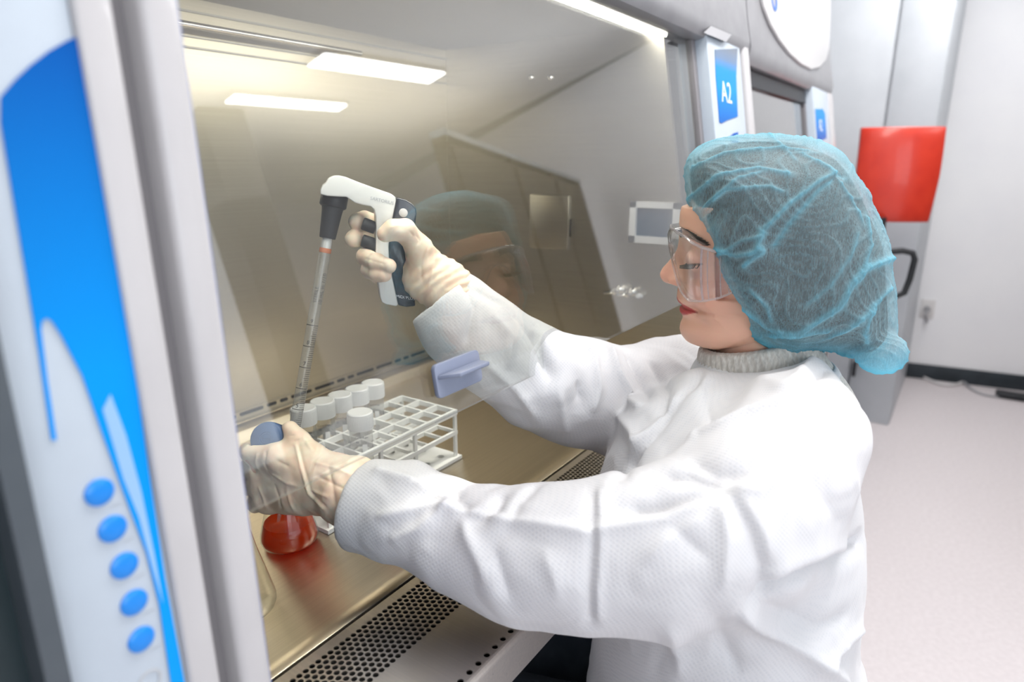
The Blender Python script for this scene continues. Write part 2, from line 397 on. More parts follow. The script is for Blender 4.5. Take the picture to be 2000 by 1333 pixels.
# right-hand column, slanted like the sash
def slab(mb, x0, x1, z0, z1, off0, off1):
    return mb.prism([(x0, sy(z0, off0), z0), (x1, sy(z0, off0), z0), (x1, sy(z1, off0), z1), (x0, sy(z1, off0), z1)], nrm*(off1-off0))
def column(x0, panel, rail, zt, parent, reflectx=False):
    slab(MB(), x0, x0+.022, .86, zt, -.03, .006).build('sash_guide', M['groove'], parent, bevel=.001)
    slab(MB(), x0+.022, panel, .86, zt, -.03, .030).build('column_panel', M['white_panel'], parent, bevel=.004)
    slab(MB(), panel, panel+.02, .86, zt, -.03, .016).build('column_groove', M['groove'], parent)
    slab(MB(), panel+.02, rail, .86, zt, -.03, .034).build('column_rail', M['rail'], parent, bevel=.008, seg=3)
column(1.388, 1.640, 1.705, 1.655, cab)
def ondec(px, off=.0315): # polygon on slanted column plane from pixels
    return [tuple(onplane(x, y, (0, sy(1.133, off), 1.133), nrm)) for x, y in px]
MB().prism(ondec([(1396, 97), (1440, 95), (1437.5, 150), (1440.5, 228), (1420, 235), (1409, 241), (1405, 239), (1398, 150)]), nrm*.0008).build('blue_badge', M['blue_print2'], cab)
MB().prism(ondec([(1425, 267), (1432, 261), (1441, 258), (1443, 330), (1438, 330), (1434, 300)]), nrm*.0008).build('blue_badge', M['blue_print2'], cab)
text_obj('class_text', 'A2', .062, tuple(onplane(1419, 183, (0, sy(1.133, .033), 1.133), nrm)), (1, 0, 0), (0, K10, 1), M['textwhite'], cab)
# left-hand column standing nearly upright close to the camera
LN = np.array([0, -1, .033]); LN /= np.linalg.norm(LN); LP = np.array([0, .380, 1.01])
def onleft(px, off=0.): return [tuple(onplane(x, y, LP+LN*off, LN)) for x, y in px]
def lx(px, row=667): return onplane(px, row, LP, LN)[0]
def ly(z, off=0.): return .380+.033*(z-1.01)-off
def lslab(x0, x1, off0, off1, z0=.84, z1=1.66): 
    return MB().prism([(x0, ly(z0, off0), z0), (x1, ly(z0, off0), z0), (x1, ly(z1, off0), z1), (x0, ly(z1, off0), z1)], LN*(off1-off0))

xa, xb, xc, xd, xe = .1165, .181, .201, .2165, .2405
lslab(xa, xb, -.05, 0).build('column_panel', M['white_panel'], cab, bevel=.002)
lslab(xb, xc, -.05, .004).build('column_rail', M['rail'], cab, bevel=.003, seg=3)
lslab(xc, xd, -.05, -.016).build('column_groove', M['groove'], cab)
lslab(xd, xe, -.05, .003).build('column_rail', M['rail'], cab, bevel=.006, seg=4)
lslab(xe, xe+.002, -.05, -.004).build('blue_edge_trim', M['blueedge'], cab)
arc = [(0, 190), (30, 155), (60, 127), (95, 100), (130, 80), (152, 71), (168, 71), (178, 78), (185, 95)]
MB().prism(onleft(arc+[(215, 330), (255, 667), (290, 920), (322, 1130), (362, 1345), (335, 1345), (310, 1180), (285, 1080), (240, 960), (200, 850), (160, 735), (118, 655), (100, 628), (90, 622), (82, 628), (80, 645), (92, 740), (110, 860), (100, 860), (75, 690), (0, 240)], .0006), LN*.0006).build('blue_graphic', M['blue_print'], cab)
MB().prism(onleft([(215, 770), (245, 850), (275, 960), (300, 1080), (318, 1180), (300, 1120), (270, 1010), (240, 935), (218, 860), (200, 800)], .0008), LN*.0006).build('pale_graphic', M['pale_blue'], cab)
bn = LN
for i, (px, py) in enumerate([(193, 962), (219, 1033), (242, 1105), (261, 1177), (275, 1249)]):
    c = onplane(px, py, LP, LN)
    b_ = MB().lathe([(.0080, 0), (.0080, .0012), (.0072, .0020), (.0040, .0024), (.0005, .0025)], c, LN, 32).build('button', M['btn'], cab, smooth=True)
    text_obj('button_text', ['LIGHT', 'UV', 'FAN', 'POWER', 'MUTE'][i] if False else '-----', .004, tuple(c+np.array([.0075, -.0008, -.0105])), (1, 0, 0), (0, .033, 1), M['textgrey'], b_)
MB().lathe([(.0075, 0), (.0075, .0008), (.0058, .0008), (.0058, 0)], onplane(292, 1330, LP, LN), LN, 32).build('round_mark', M['textgrey'], cab)
# fittings on the far side wall
for (py_, pz) in ((.854, 1.575), (.804, 1.572)):
    MB().lathe([(.0062, 0), (.0062, .003), (.004, .006), (.001, .007)], (XR, py_, pz), (-1, 0, 0), 20).build('wall_screw', M['chrome'], cab, smooth=True)
oc = MB().box(XR-.007, XR, .748, .853, 1.198, 1.322).build('outlet_cover', M['steel_side'], cab, bevel=.003)
MB().box(XR-.009, XR-.007, .740, .744, 1.23, 1.27).build('cover_latch', M['slot'], oc)
fr = MB(); y0, y1, z0, z1 = .486, .597, 1.229, 1.314
fr.box(XR-.014, XR, y0, y1, z1-.012, z1).box(XR-.014, XR, y0, y1, z0, z0+.014).box(XR-.014, XR, y0, y0+.016, z0, z1).box(XR-.014, XR, y1-.014, y1, z0, z1)
wf = fr.build('display_frame', M['white_gloss'], cab)
MB().box(XR-.006, XR-.002, y0+.01, y1-.01, z0+.01, z1-.01).build('display_screen', M['screen'], wf)
# service taps on the far side wall
vt = MB()
for (vy, vz) in ((.615, 1.122), (.585, 1.12)):
    vt.lathe([(.010, 0), (.010, .004), (.005, .006), (.005, .022), (.0075, .024), (.0075, .032), (.002, .034)], (XR, vy, vz), (-1, 0, 0), 16)
    vt.tube([(XR-.022, vy, vz), (XR-.028, vy+.012, vz-.004), (XR-.030, vy+.026, vz-.006)], .0042, 10)
vt.build('service_tap', M['chrome'], cab, smooth=True)
MB().lathe([(.006, 0), (.006, .014), (.0045, .016)], (XR-.001, .568, 1.112), (-1, 0, .2), 16).build('tap_cap', M['white_gloss'], cab, smooth=True)
# stand under the cabinet
for x in (XL+.05, XR-.02):
    for y in (.62, 1.05): MB().box(x-.025, x+.025, y-.025, y+.025, .15, .80).build('stand_leg', M['darkgrey'], cab)
    MB().box(x-.022, x+.022, .48, 1.10, .10, .15).build('stand_foot', M['darkgrey'], cab)
for x in (XL+.05, XR-.02):
    for y in (.52, 1.05):
        w_ = MB().lathe([(.02, -.013), (.0375, -.012), (.0395, 0), (.0375, .012), (.02, .013)], (x+.02, y, .0395), (1, 0, 0), 28).build('castor_wheel', M['rubber'], cab, smooth=True)
        MB().tube([(x, y, .10), (x, y, .075)], .012, 12).box(x-.001, x+.003, y-.02, y+.02, .03, .085).build('castor_fork', M['darkgrey'], w_)
adopt(cab)
# sash handle: moved with the sash, clipped to its face
hd = empty('sash_handle', (.535, .43, 1.16), 'blue-grey plastic finger grip clipped on the glass sash', 'handle')
a0 = onplane(842, 715, (0, sy(1.133), 1.133), nrm)
zc = 1.176
def hpnt(x, z, off): return np.array([x, sy(z), z])+nrm*off
bp = []
x0, x1, z0, z1 = .497, .574, 1.157, 1.193
rr = .006
for cx, cz, a0_ in ((x1-rr, z1-rr, 0), (x0+rr, z1-rr, 90), (x0+rr, z0+rr, 180), (x1-rr, z0+rr, 270)):
    for q in range(5): a = math.radians(a0_+q*22.5); bp.append(hpnt(cx+rr*math.cos(a), cz+rr*math.sin(a), .0003))
MB().prism(bp, nrm*.006).build('back_plate', (hm := mat('blue_grey_plastic', (.22, .25, .34), .35)), hd, bevel=.0015)
zs = 1.177
MB().prism([hpnt(x0+.002, zs, .006), hpnt(x1-.003, zs, .006), hpnt(x1-.012, zs, .028), hpnt(x0+.014, zs, .028)], np.array([0, 0, .005])).build('finger_shelf', hm, hd, bevel=.0015)
adopt(hd)
# dark neighbouring unit on the extreme left
nb = empty('equipment_rack', (.05, .40, 0), 'dark grey upright beside the left column of the cabinet', 'equipment')
MB().box(.104, .1155, .372, .55, 0, 2.0).build('upright_post', M['darkgrey'], nb)
MB().box(.060, .104, .395, .55, 0, 1.06).box(.060, .104, .395, .55, 1.068, 2.0).build('side_panel', M['teal'], nb)
MB().box(-.08, .066, .375, .55, 0, 2.0).build('front_panel', M['darkgrey'], nb, bevel=.004); adopt(nb)

# ------------------------------------------------------------------ second cabinet further along the wall
c2 = empty('biosafety_cabinet', (2.2, .8, 0), 'second safety cabinet standing beyond the first, behind the hair net', 'safety cabinet')
X0, X1 = 1.712, 2.80
MB().profx([(.62, 1.66), (.585, 1.646), (.530, 1.620), (.508, 1.614), (.494, 1.618), (.487, 1.632), (.4845, 1.655), (sy(1.72, .036), 1.72), (sy(1.95, .036), 1.95), (sy(2.10, .036), 2.10), (1.12, 2.10), (1.12, 1.68)], X0, X1).build('header_panel', M['header'], c2, smooth=True, auto=35)
MB().box(X0, X1, 1.10, 1.12, .80, 2.1).build('cabinet_body', M['fridge'], c2)
for xs_, zt in ((X0, 1.64), (X1-.02, 1.64)): MB().profx([(.41, .76), (.41, .90), (sy(zt, -.03), zt), (1.10, zt), (1.10, .76)], xs_, xs_+.02).build('side_panel', M['fridge'], c2)
MB().box(X0, X1, .40, 1.12, .86, .90).build('work_tray', M['steel_top'], c2)
MB().profx([(.505, 1.612), (.499, 1.575), (.509, 1.575), (.515, 1.612)], X0, 2.44).build('sash_frame', M['black'], c2)
MB().prism([(X0+.02, sy(1.133), 1.133), (2.44, sy(1.133), 1.133), (2.44, sy(1.60), 1.60), (X0+.02, sy(1.60), 1.60)], -nrm*.005).build('sash_window', M['sash_glass'], c2)
slab(MB(), 2.43, 2.455, .86, 1.62, -.03, .006).build('sash_guide', M['groove'], c2)
slab(MB(), 2.455, 2.72, .86, 1.62, -.03, .030).build('column_panel', M['white_panel'], c2, bevel=.004)
slab(MB(), 2.73, 2.80, .86, 1.62, -.03, .034).build('column_rail', M['rail'], c2, bevel=.008)
MB().prism(ondec([(1592, 213), (1607, 213), (1611, 222), (1614, 270), (1600, 276), (1596, 277)]), nrm*.0008).build('blue_badge', M['blue_print2'], c2)
text_obj('class_text', 'A2', .055, tuple(onplane(1603, 246, (0, sy(1.133, .033), 1.133), nrm)), (1, 0, 0), (0, K10, 1), M['textwhite'], c2)
def onhead(px): return [tuple(onplane(a, b, (0, sy(1.133, .0365), 1.133), nrm)) for a, b in px]
rp = onhead([(1478, -60), (1480, -20), (1487, 14), (1500, 48), (1518, 80), (1538, 106), (1560, 126), (1580, 136), (1597, 132), (1609, 118), (1615, 96), (1617, 60), (1618, 0), (1618, -60)])
MB().prism(rp, nrm*.008).build('round_display_panel', M['white_gloss'], c2, bevel=.002)
cl = np.array(onhead([(1505, 0)])[0])+nrm*.008
MB().lathe([(.030, 0), (.030, .002), (.021, .002), (.021, 0)], cl, nrm, 32).build('round_logo', mat('logo_blue', (.08, .2, .6), .4), c2)
MB().box(X0+.05, X1-.05, .55, 1.05, 0, .75).build('stand_frame', M['darkgrey'], c2)
adopt(c2)

# ------------------------------------------------------------------ tall cabinet, chair, outlet and cables at the end of the room
frg = empty('tall_cabinet', (4.4, .8, 0), 'tall light grey cabinet against the end wall', 'cabinet')
MB().prism([(3.965, .20, 0), (4.93, .20, 0), (4.745, 1.6, 0), (3.965, 1.6, 0)], (0, 0, 2.5)).build('body', M['fridge'], frg, bevel=.004)
MB().box(3.94, 3.9645, .203, .42, .0, 2.5).build('door', M['fridge'], frg, bevel=.004)
MB().box(3.94, 3.9645, .43, 1.6, .0, 2.5).build('door', M['fridge'], frg, bevel=.004)
MB().box(3.915, 3.94, .395, .412, .25, .33).build('door_latch', M['black'], frg, bevel=.003); adopt(frg)

ch = empty('lab_chair', (3.1, .35, 0), 'tall lab chair with red backrest and black armrest', 'chair')
cn = np.array([-.94, -.33, 0]); cn /= np.linalg.norm(cn)         # the way the chair's back faces
cs = np.array([-cn[1], cn[0], 0])
if cs@cR < 0: cs = -cs
CK = 2.75/3.2; bc = at(1759, 343, 3.2*CK)
V = []; F = []; nu, nv = 16, 16
def backpt(u, v, o):
    hw = .185*CK; hh = .225*CK
    # rounded-rect shell, curved around the sitter
    x = u*hw*(1-.06*(v < 0)*abs(v)); z = v*hh
    d = CK*(-.10*(u*u)*.45 - .02*v*v)
    return bc+cs*x+np.array([0, 0, 1])*z+cn*(d+o)
for o in (0, -.035):
    for j in range(nv+1):
        for i in range(nu+1):
            u, v = -1+2*i/nu, -1+2*j/nv
            e = max(abs(u), abs(v)); V.append(backpt(u*(1-.0*e), v, o if e < .99 else o*.8-.004))
n1 = (nu+1)*(nv+1)
for j in range(nv):
    for i in range(nu):
        a = j*(nu+1)+i; F += [(a, a+1, a+nu+2, a+nu+1), (n1+a, n1+a+nu+1, n1+a+nu+2, n1+a+1)]
rim = [i for i in range(nu+1)]+[(nu+1)*(j+1)+nu for j in range(nv)]+[nv*(nu+1)+i for i in range(nu-1, -1, -1)]+[(nu+1)*j for j in range(nv-1, 0, -1)]
for a, b in zip(rim, rim[1:]+rim[:1]): F.append((a, b, n1+b, n1+a))
bk = MB().add(V, F).build('backrest', M['red'], ch, bevel=.006, seg=3, auto=70)
def cp(x, z, d=0.): return bc+(cs*x+cn*d+np.array([0, 0, z]))*CK
MB().tube([cp(-.06, -.20, .005), cp(-.06, -.36, .012), cp(-.06, -.60, .0), cp(-.06, -.70, -.1)], .022, 10).build('back_post', M['rubber'], ch, smooth=True)
MB().tube([cp(-.05, -.375), cp(.06, -.36), cp(.105, -.37), cp(.118, -.40), cp(.11, -.50), cp(.095, -.57), cp(.06, -.59), cp(-.05, -.555)], .013, 10).build('armrest', M['rubber'], ch, smooth=True)
sc = cp(-.20, -.80, -.22)
MB().lathe([(.0, -.03), (.19, -.03), (.215, -.005), (.21, .02), (.0, .03)], sc, (0, 0, 1), 36, cap=False).build('seat', M['rubber'], ch, smooth=True)
MB().lathe([(.025, .06), (.025, sc[2]-.03)], (sc[0], sc[1], 0), (0, 0, 1), 20).build('gas_column', M['chrome'], ch, smooth=True)
for k in range(5):
    a = k*2*PI/5+.3; e = np.array([math.cos(a), math.sin(a), 0])*.27+np.array([sc[0], sc[1], .07])
    lg = MB().tube([(sc[0], sc[1], .10), e], [.02, .014], 8).build('base_leg', M['rubber'], ch)
    MB().lathe([(.012, -.014), (.024, -.012), (.024, .012), (.012, .014)], e-np.array([0, 0, .045]), (math.sin(a), -math.cos(a), 0), 16).build('castor', M['rubber'], lg)
adopt(ch)
ow = np.array(onplane(1811, 603, wp, wn))
ou = tag(MB().prism([ow+wdir*sx*.04+np.array([0, 0, sz*.06])-wn*.0005 for sx, sz in ((-1, -1), (1, -1), (1, 1), (-1, 1))], -wn*.008).build('power_outlet', M['white_gloss'], bevel=.002), 'white power outlet low on the end wall', 'outlet')
def catm(pts, n=8):
    P = [np.array(p, float) for p in pts]; P = [2*P[0]-P[1]]+P+[2*P[-1]-P[-2]]; out = []
    for i in range(1, len(P)-2):
        for k in range(n):
            t = k/n; a, b, c, d = P[i-1:i+3]
            out.append(.5*((2*b)+(c-a)*t+(2*a-5*b+4*c-d)*t*t+(-a+3*b-3*c+d)*t**3))
    out.append(P[-2]); return out
o0 = ow-wn*.02
cb = empty('power_cable', tuple(ow), 'grey power cable hanging from the wall outlet to the floor', 'cable')
MB().tube(catm([o0, o0-wn*.03-[0, 0, .06], onz(1838, 672, .10)*1+0*o0, onz(1868, 725, .03), onz(1900, 762, .008), onz(1945, 775, .008), onz(2000, 772, .008), onz(2060, 768, .008)]), .007, 8).build('cord', M['cable'], cb, smooth=True)
MB().lathe([(.02, 0), (.016, .03)], ow-wn*.008, -wn, 14).build('plug', M['cable'], cb); adopt(cb)
tag(MB().tube(catm([onz(1765, 712, .010), onz(1800, 735, .012), onz(1845, 752, .012), onz(1880, 745, .012), onz(1862, 722, .012), onz(1822, 712, .012), onz(1790, 718, .012)]), .008, 8).build('cable_loop', M['white_gloss'], smooth=True), 'pale looped cable lying on the floor by the skirting', 'cable')
ad = onz(1968, 772, .015)
tag(MB().box(ad[0]-.05, ad[0]+.05, ad[1]-.10, ad[1]+.06, .001, .03).build('power_brick', M['black'], bevel=.008), 'black power adapter on the floor at the end wall', 'adapter')

# ------------------------------------------------------------------ things on the worktop
TZ = WT-.0035
M['pp'] = mat('white_polypropylene', (.90, .90, .86), .4, sss=.0)
M['cap'] = mat('white_screw_cap', (.82, .82, .81), .4)
M['tube_wall'] = None
def clear_plastic(name, tint, haze, hazecol=(.8, .8, .8), gain=1.2):
    m = thin_glass(name, tint, gain)
    nt = m.node_tree; out = [n for n in nt.nodes if n.type == 'OUTPUT_MATERIAL'][0]
    src = out.inputs[0].links[0].from_socket
    df = N(m, 'ShaderNodeBsdfDiffuse'); df.inputs[0].default_value = (*hazecol, 1)
    tl = N(m, 'ShaderNodeBsdfTranslucent'); tl.inputs[0].default_value = (*hazecol, 1)
    m1 = N(m, 'ShaderNodeMixShader'); m1.inputs[0].default_value = .5; L(m, df.outputs[0], m1.inputs[1]); L(m, tl.outputs[0], m1.inputs[2])
    m2 = N(m, 'ShaderNodeMixShader'); m2.inputs[0].default_value = haze
    L(m, src, m2.inputs[1]); L(m, m1.outputs[0], m2.inputs[2]); L(m, m2.outputs[0], out.inputs[0])
    return m
M['tube_wall'] = clear_plastic('clear_tube_plastic', (.97, .97, .96), .22)
M['pip_wall'] = clear_plastic('pipette_plastic', (.97, .98, .97), .16, (.9, .9, .9), 1.6)
M['liquid'] = clear_plastic('red_culture_medium', (1, .24, .05), .62, (1, .10, .012), 1.0)
M['liquid_pink'] = clear_plastic('pink_medium', (1, .35, .18), .45, (.85, .10, .03), 1.0)

# tube rack
RX0, RX1, RY0, RY1 = .541, .825, .6775, .8005
NX, NY = 8, 3
rack = empty('tube_rack', (.695, .739, TZ), 'white plastic tube rack with three open tiers on the steel worktop', 'tube rack')
def tier(z, th, wbar, name, ex=0.):
    mb = MB()
    for i in range(NX+1):
        x = RX0+(RX1-RX0)*i/NX; mb.box(x-wbar/2, x+wbar/2, RY0, RY1, z-th, z)
    for j in range(NY+1):
        y = RY0+(RY1-RY0)*j/NY; ww = wbar if 0 < j < NY else wbar*1.3
        mb.box(RX0-wbar/2, RX1+wbar/2, y-ww/2, y+ww/2, z-th*1.15, z+.0002)
    return mb.build(name, M['pp'], rack)
tier(.988, .008, .0042, 'top_tier'); tier(.950, .006, .004, 'middle_tier')
bp_ = MB()
pl_z = TZ+.006
hx = (RX1-RX0)/NX; hy = (RY1-RY0)/NY
for i in range(NX):
    for j in range(NY):
        cx = RX0+hx*(i+.5); cy = RY0+hy*(j+.5); n = 12; r = .0058
        out = []; inn = []; low = []
        for k in range(n):
            a = 2*PI*k/n+PI/4; c_, s_ = math.cos(a), math.sin(a); t = min(hx/2/max(abs(c_), 1e-6), hy/2/max(abs(s_), 1e-6))
            out.append((cx+c_*t, cy+s_*t, pl_z)); inn.append((cx+c_*r, cy+s_*r, pl_z)); low.append((cx+c_*r, cy+s_*r, pl_z-.0045))
        F = []
        for k in range(n):
            k2 = (k+1) % n; F += [(k, k2, n+k2, n+k), (n+k, n+k2, 2*n+k2, 2*n+k)]
        b = 3*n; cs_ = []
        for q, (sx, sy_) in enumerate(((1, 1), (-1, 1), (-1, -1), (1, -1))):
            cs_.append((cx+sx*hx/2, cy+sy_*hy/2, pl_z)); aa = math.atan2(sy_*hy, sx*hx) % (2*PI)
            k = int(((aa-PI/4) % (2*PI))//(2*PI/n)) % n; F.append((k, b+q, (k+1) % n))
        bp_.add(out+inn+low+cs_, F)
        bp_.m[-len(F):] = [0]*len(F)
for i in range(1):
    bp_.box(RX0-.006, RX1+.008, RY0-.006, RY0, TZ, pl_z).box(RX0-.006, RX1+.008, RY1, RY1+.006, TZ, pl_z).box(RX1, RX1+.008, RY0, RY1, TZ, pl_z).box(RX0-.006, RX0, RY0, RY1, TZ, pl_z)
bp_.build('base_plate', M['pp'], rack)
for x in (RX0+.002, RX0+3*hx, RX0+5*hx+.004, RX1-.002):
    for y in (RY0, RY1):
        MB().box(x-.003, x+.003, y-.0022, y+.0022, pl_z, .985).build('post', M['pp'], rack)
adopt(rack)
# 50 ml tubes
def make_tube(loc, label, liquid=None, group='capped tubes in the rack'):
    r0 = empty('centrifuge_tube', loc, label, 'tube', group)
    pts = [(.0012, 0), (.004, .001), (.0155, .020), (.0162, .026), (.0168, .116)]
    MB().lathe(pts, (0, 0, .0), n=32, cap=False).build('tube_body', M['tube_wall'], r0, smooth=True, auto=60)
    cp_ = [(.0001, .1405), (.0170, .1405), (.0185, .1392), (.0187, .137), (.0187, .115), (.0168, .1142)]
    cpo = MB().lathe(cp_, (0, 0, 0), n=48, cap=False).build('screw_cap', M['cap'], r0, smooth=True, auto=40)
    g_ = MB()
    for k in range(48):
        a = 2*PI*k/48; g_.box(-.0003, .0003, .0184, .0190, .117, .136) if False else g_.prism([(math.cos(a-.02)*.0186, math.sin(a-.02)*.0186, .117), (math.cos(a+.02)*.0186, math.sin(a+.02)*.0186, .117), (math.cos(a+.02)*.0186, math.sin(a+.02)*.0186, .136), (math.cos(a-.02)*.0186, math.sin(a-.02)*.0186, .136)], (math.cos(a)*.0005, math.sin(a)*.0005, 0))
    g_.build('cap_ridges', M['cap'], cpo)
    dirv = np.array([-loc[0], -loc[1], 0]); dirv /= np.linalg.norm(dirv); sd = np.array([-dirv[1], dirv[0], 0])*1
    if sd@cR < 0: sd = -sd
    o = dirv*.0175
    for k, (zz, tx, sz, ox) in enumerate([(.106, 'Centrifuge', .0045, 0), (.099, '50', .0042, -.006), (.084, '40', .0042, -.006), (.069, '30', .0042, -.006)]):
        text_obj('tube_print', tx, sz, tuple(o+sd*ox+np.array([0, 0, zz])), tuple(sd), (0, 0, 1), M['textblack'], r0, .0001)
    wm = MB(); wm.prism([tuple(dirv*.0172+sd*a+np.array([0, 0, b])) for a, b in ((.001, .06), (.008, .06), (.008, .095), (.001, .095))], dirv*.0002)
    wm.build('writing_patch', M['cap'], r0)
    if liquid: MB().lathe([(.001, .001), (.0035, .002), (.0148, .0205), (.0155, .030), (.0155, liquid), (.0001, liquid)], (0, 0, 0), n=28, cap=False).build('liquid', M['liquid_pink'], r0, smooth=True, auto=50)
    return r0
zt_ = pl_z+.0002
for i, (cx, cy, liq, lb) in enumerate([
    (.594, .780, None, 'capped clear tube nearest the pipette, first of the row at the rack\'s back'),
    (.630, .780, None, 'capped clear tube in the back row, second from the pipette'),
    (.665, .780, None, 'capped clear tube in the middle of the back row of five'),
    (.701, .780, None, 'capped clear tube in the back row, second from its far end'),
    (.736, .780, None, 'capped clear tube at the far end of the back row'),
    (.630, .698, .034, 'capped tube standing alone in the front row with red liquid at its tip')]):
    t_ = make_tube((cx, cy, zt_), lb, liq)

# Erlenmeyer flasks
def flask(loc, label, liquid=True, cat='flask', s=1.0):
    r0 = empty('conical_flask', loc, label, cat)
    prof = [(.001, .001), (.030, .0005), (.0355, .003), (.0378, .009), (.0375, .016), (.034, .030), (.0225, .076), (.0178, .100), (.0172, .112), (.0172, .136), (.0195, .139), (.0195, .143), (.0172, .144)]
    prof = [(a*s, b*s) for a, b in prof]
    MB().lathe(prof, (0, 0, 0), n=64, cap=False).build('glass_body', M['glass'], r0, smooth=True, auto=70)
    if liquid:
        lp = [(.001, .0022), (.0295, .002), (.0345, .0042), (.0362, .009), (.0358, .0155), (.0325, .0290), (.0315, .0325), (.0300, .0318), (.0001, .0315)]
        MB().lathe([(a*s, b*s) for a, b in lp], (0, 0, 0), n=64, cap=False).build('liquid', M['liquid'], r0, smooth=True, auto=50)
    return r0
fk = flask((.494, .701, TZ), 'conical glass flask with red liquid held in the left glove')
e2 = onz(474, 1186, .9)
flask((e2[0], e2[1], TZ), 'clear conical flask half hidden behind the left column of the cabinet', False)

# pipette
PT, PB = np.array([.582, .683, 1.305]), np.array([.478, .70, .935])
pd = (PB-PT)/np.linalg.norm(PB-PT); plen = np.linalg.norm(PB-PT)
pip = empty('serological_pipette', tuple(PT), 'clear graduated pipette hanging from the pipette controller', 'pipette')
prof = [(.0045, -.03), (.0050, 0), (.0068, .004), (.0074, .010), (.0074, plen-.045), (.006, plen-.03), (.0028, plen-.012), (.0018, plen)]
MB().lathe(prof, PT, pd, 24, cap=False).build('barrel', M['pip_wall'], pip, smooth=True, auto=70)
MB().lathe([(.004, -.002), (.0062, .003), (.0062, .016), (.0058, .017)], PT, pd, 20).build('cotton_plug', M['cap'], pip, smooth=True)
MB().lathe([(.0075, .017), (.00765, .0175), (.00765, .0225), (.0075, .023)], PT, pd, 24, cap=False).build('orange_ring', mat('orange_print', (.75, .22, .08), .5, alpha=.6), pip, smooth=True)
side = np.cross(pd, np.array([cR[0], cR[1], 0])); side /= np.linalg.norm(side)
tocam = CAM-PT; tocam -= pd*(tocam@pd); tocam /= np.linalg.norm(tocam); rgt = np.cross(pd, tocam)
if rgt@cR < 0: rgt = -rgt
gm = MB()
def arc_tick(h, a0, a1, wd, n=6):
    V = []; F = []
    for k in range(n+1):
        a = a0+(a1-a0)*k/n; d = tocam*math.cos(a)+rgt*math.sin(a)
        for hh in (h-wd/2, h+wd/2): V.append(PT+pd*hh+d*.00752)
    for k in range(n): F.append((2*k, 2*k+1, 2*k+3, 2*k+2))
    gm.add(V, F)
h = .118; kk = 0
while h < plen-.05:
    if kk % 10 == 0: arc_tick(h, -1.3, 1.4, .0009, 12)
    else: arc_tick(h, .25 if kk % 5 else 0, 1.35, .00055)
    h += .00193*1.45; kk += 1
gm.build('graduation_marks', M['textblack'], pip)
for k in range(9):
    hh = .118+k*10*.00193*1.45
    if hh > plen-.06: break
    text_obj('graduation_number', str(9-k), .0072, tuple(PT+pd*(hh-.005)+tocam*.0077-rgt*.0015), tuple(-pd*.12+rgt), tuple(-pd), M['textblack'], pip, .0001)
text_obj('pipette_print', '10 mL in 1/10', .0075, tuple(PT+pd*.070+tocam*.0062+rgt*.0046), tuple(-pd), tuple(tocam*.6-rgt*.6), M['textblack'], pip, .0001)
text_obj('pipette_print', 'STERILE', .006, tuple(PT+pd*.078+tocam*.0074-rgt*.002), tuple(-pd), tuple(-rgt), M['textblack'], pip, .0001)
adopt(pip)

# pipette controller (pistol shape, extruded across its width)
DPT = np.array([.582, .683, 1.305]); DN = np.array([-.65, -.76, 0]); DN /= np.linalg.norm(DN)
def dv(px, off): return [onplane(x, y, DPT, DN)+DN*off for x, y in px]
pc = empty('pipette_controller', tuple(PT+np.array([.03, 0, 0])), 'white and black pipette controller gripped in the right glove', 'pipette controller')
body_px = [(626, 379), (626, 370), (630, 361), (636, 357), (641, 348), (652, 343), (663, 343), (676, 346), (700, 356), (736, 369), (762, 378), (769, 383), (771, 390), (769, 402), (764, 425), (759, 455), (757, 480), (758, 505), (764, 540), (775, 591), (771, 594), (752, 590), (744, 586), (741, 578), (736, 545), (733, 515), (732, 480), (733, 445), (732, 420), (729, 408), (722, 402), (706, 399), (692, 395), (682, 388), (676, 384), (655, 383), (640, 382)]
mb = MB(); mb.prism(dv(body_px, -.017), DN*.034); mb.build('white_body', (wpl := mat('white_controller_plastic', (.82, .82, .80), .35, coat=.3)), pc, bevel=.0045, seg=4, auto=60)
blk_px = [(771, 384), (790, 389), (803, 397), (810, 406), (811, 416), (808, 436), (803, 444), (793, 450), (787, 470), (789, 500), (796, 530), (806, 570), (809, 594), (792, 596), (776, 593), (765, 541), (759, 505), (758, 478), (760, 455), (765, 425), (770, 402), (772, 390)]
mb = MB(); mb.prism(dv(blk_px, -.0165), DN*.033); mb.build('black_back', mat('glossy_navy_black', (.012, .016, .03), .2, coat=.5), pc, bevel=.004, seg=3, auto=60)
MB().prism(dv([(786, 472), (793, 470), (803, 535), (797, 537)], .0165), DN*.0006).build('grey_label', M['silver'], pc)
c = dv([(785, 414)], .0165)[0]; MB().lathe([(.0056, 0), (.0056, .0012), (.0045, .002), (.0003, .0022)], c, DN, 24).build('round_button', M['white_gloss'], pc, smooth=True)
c = dv([(785, 437)], .0165)[0]; MB().lathe([(.0022, 0), (.0022, .001)], c, DN, 16).build('indicator_light', M['silver'], pc)
ax = -pd
MB().lathe([(.0150, .036), (.0172, .038), (.0172, .052), (.0150, .054)], PT, -pd*1, 40).build('collar_ring', M['black'], pc, smooth=True, auto=50)
NZ = MB().lathe([(.0045, -.004), (.0098, -.004), (.0104, -.002), (.0128, .030), (.0140, .037), (.0145, .054), (.0145, .062)], PT, -pd, 40).build('nose_cone', M['rubber'], pc, smooth=True, auto=40)
for k, (tx, ty, x1_, y1_) in enumerate([(708, 436, 722, 442), (707, 469, 725, 475)]):
    a_ = onplane(tx, ty, DPT, DN)+DN*.004; b_ = onplane(x1_+10, y1_+3, DPT, DN)+DN*.004
    d_ = (b_-a_); ln = np.linalg.norm(d_); MB().lathe([(.0074, 0), (.0082, .001), (.0082, ln*.6), (.0078, ln)], a_, d_, 24).build('trigger_button', M['rubber'], pc, smooth=True, auto=40)
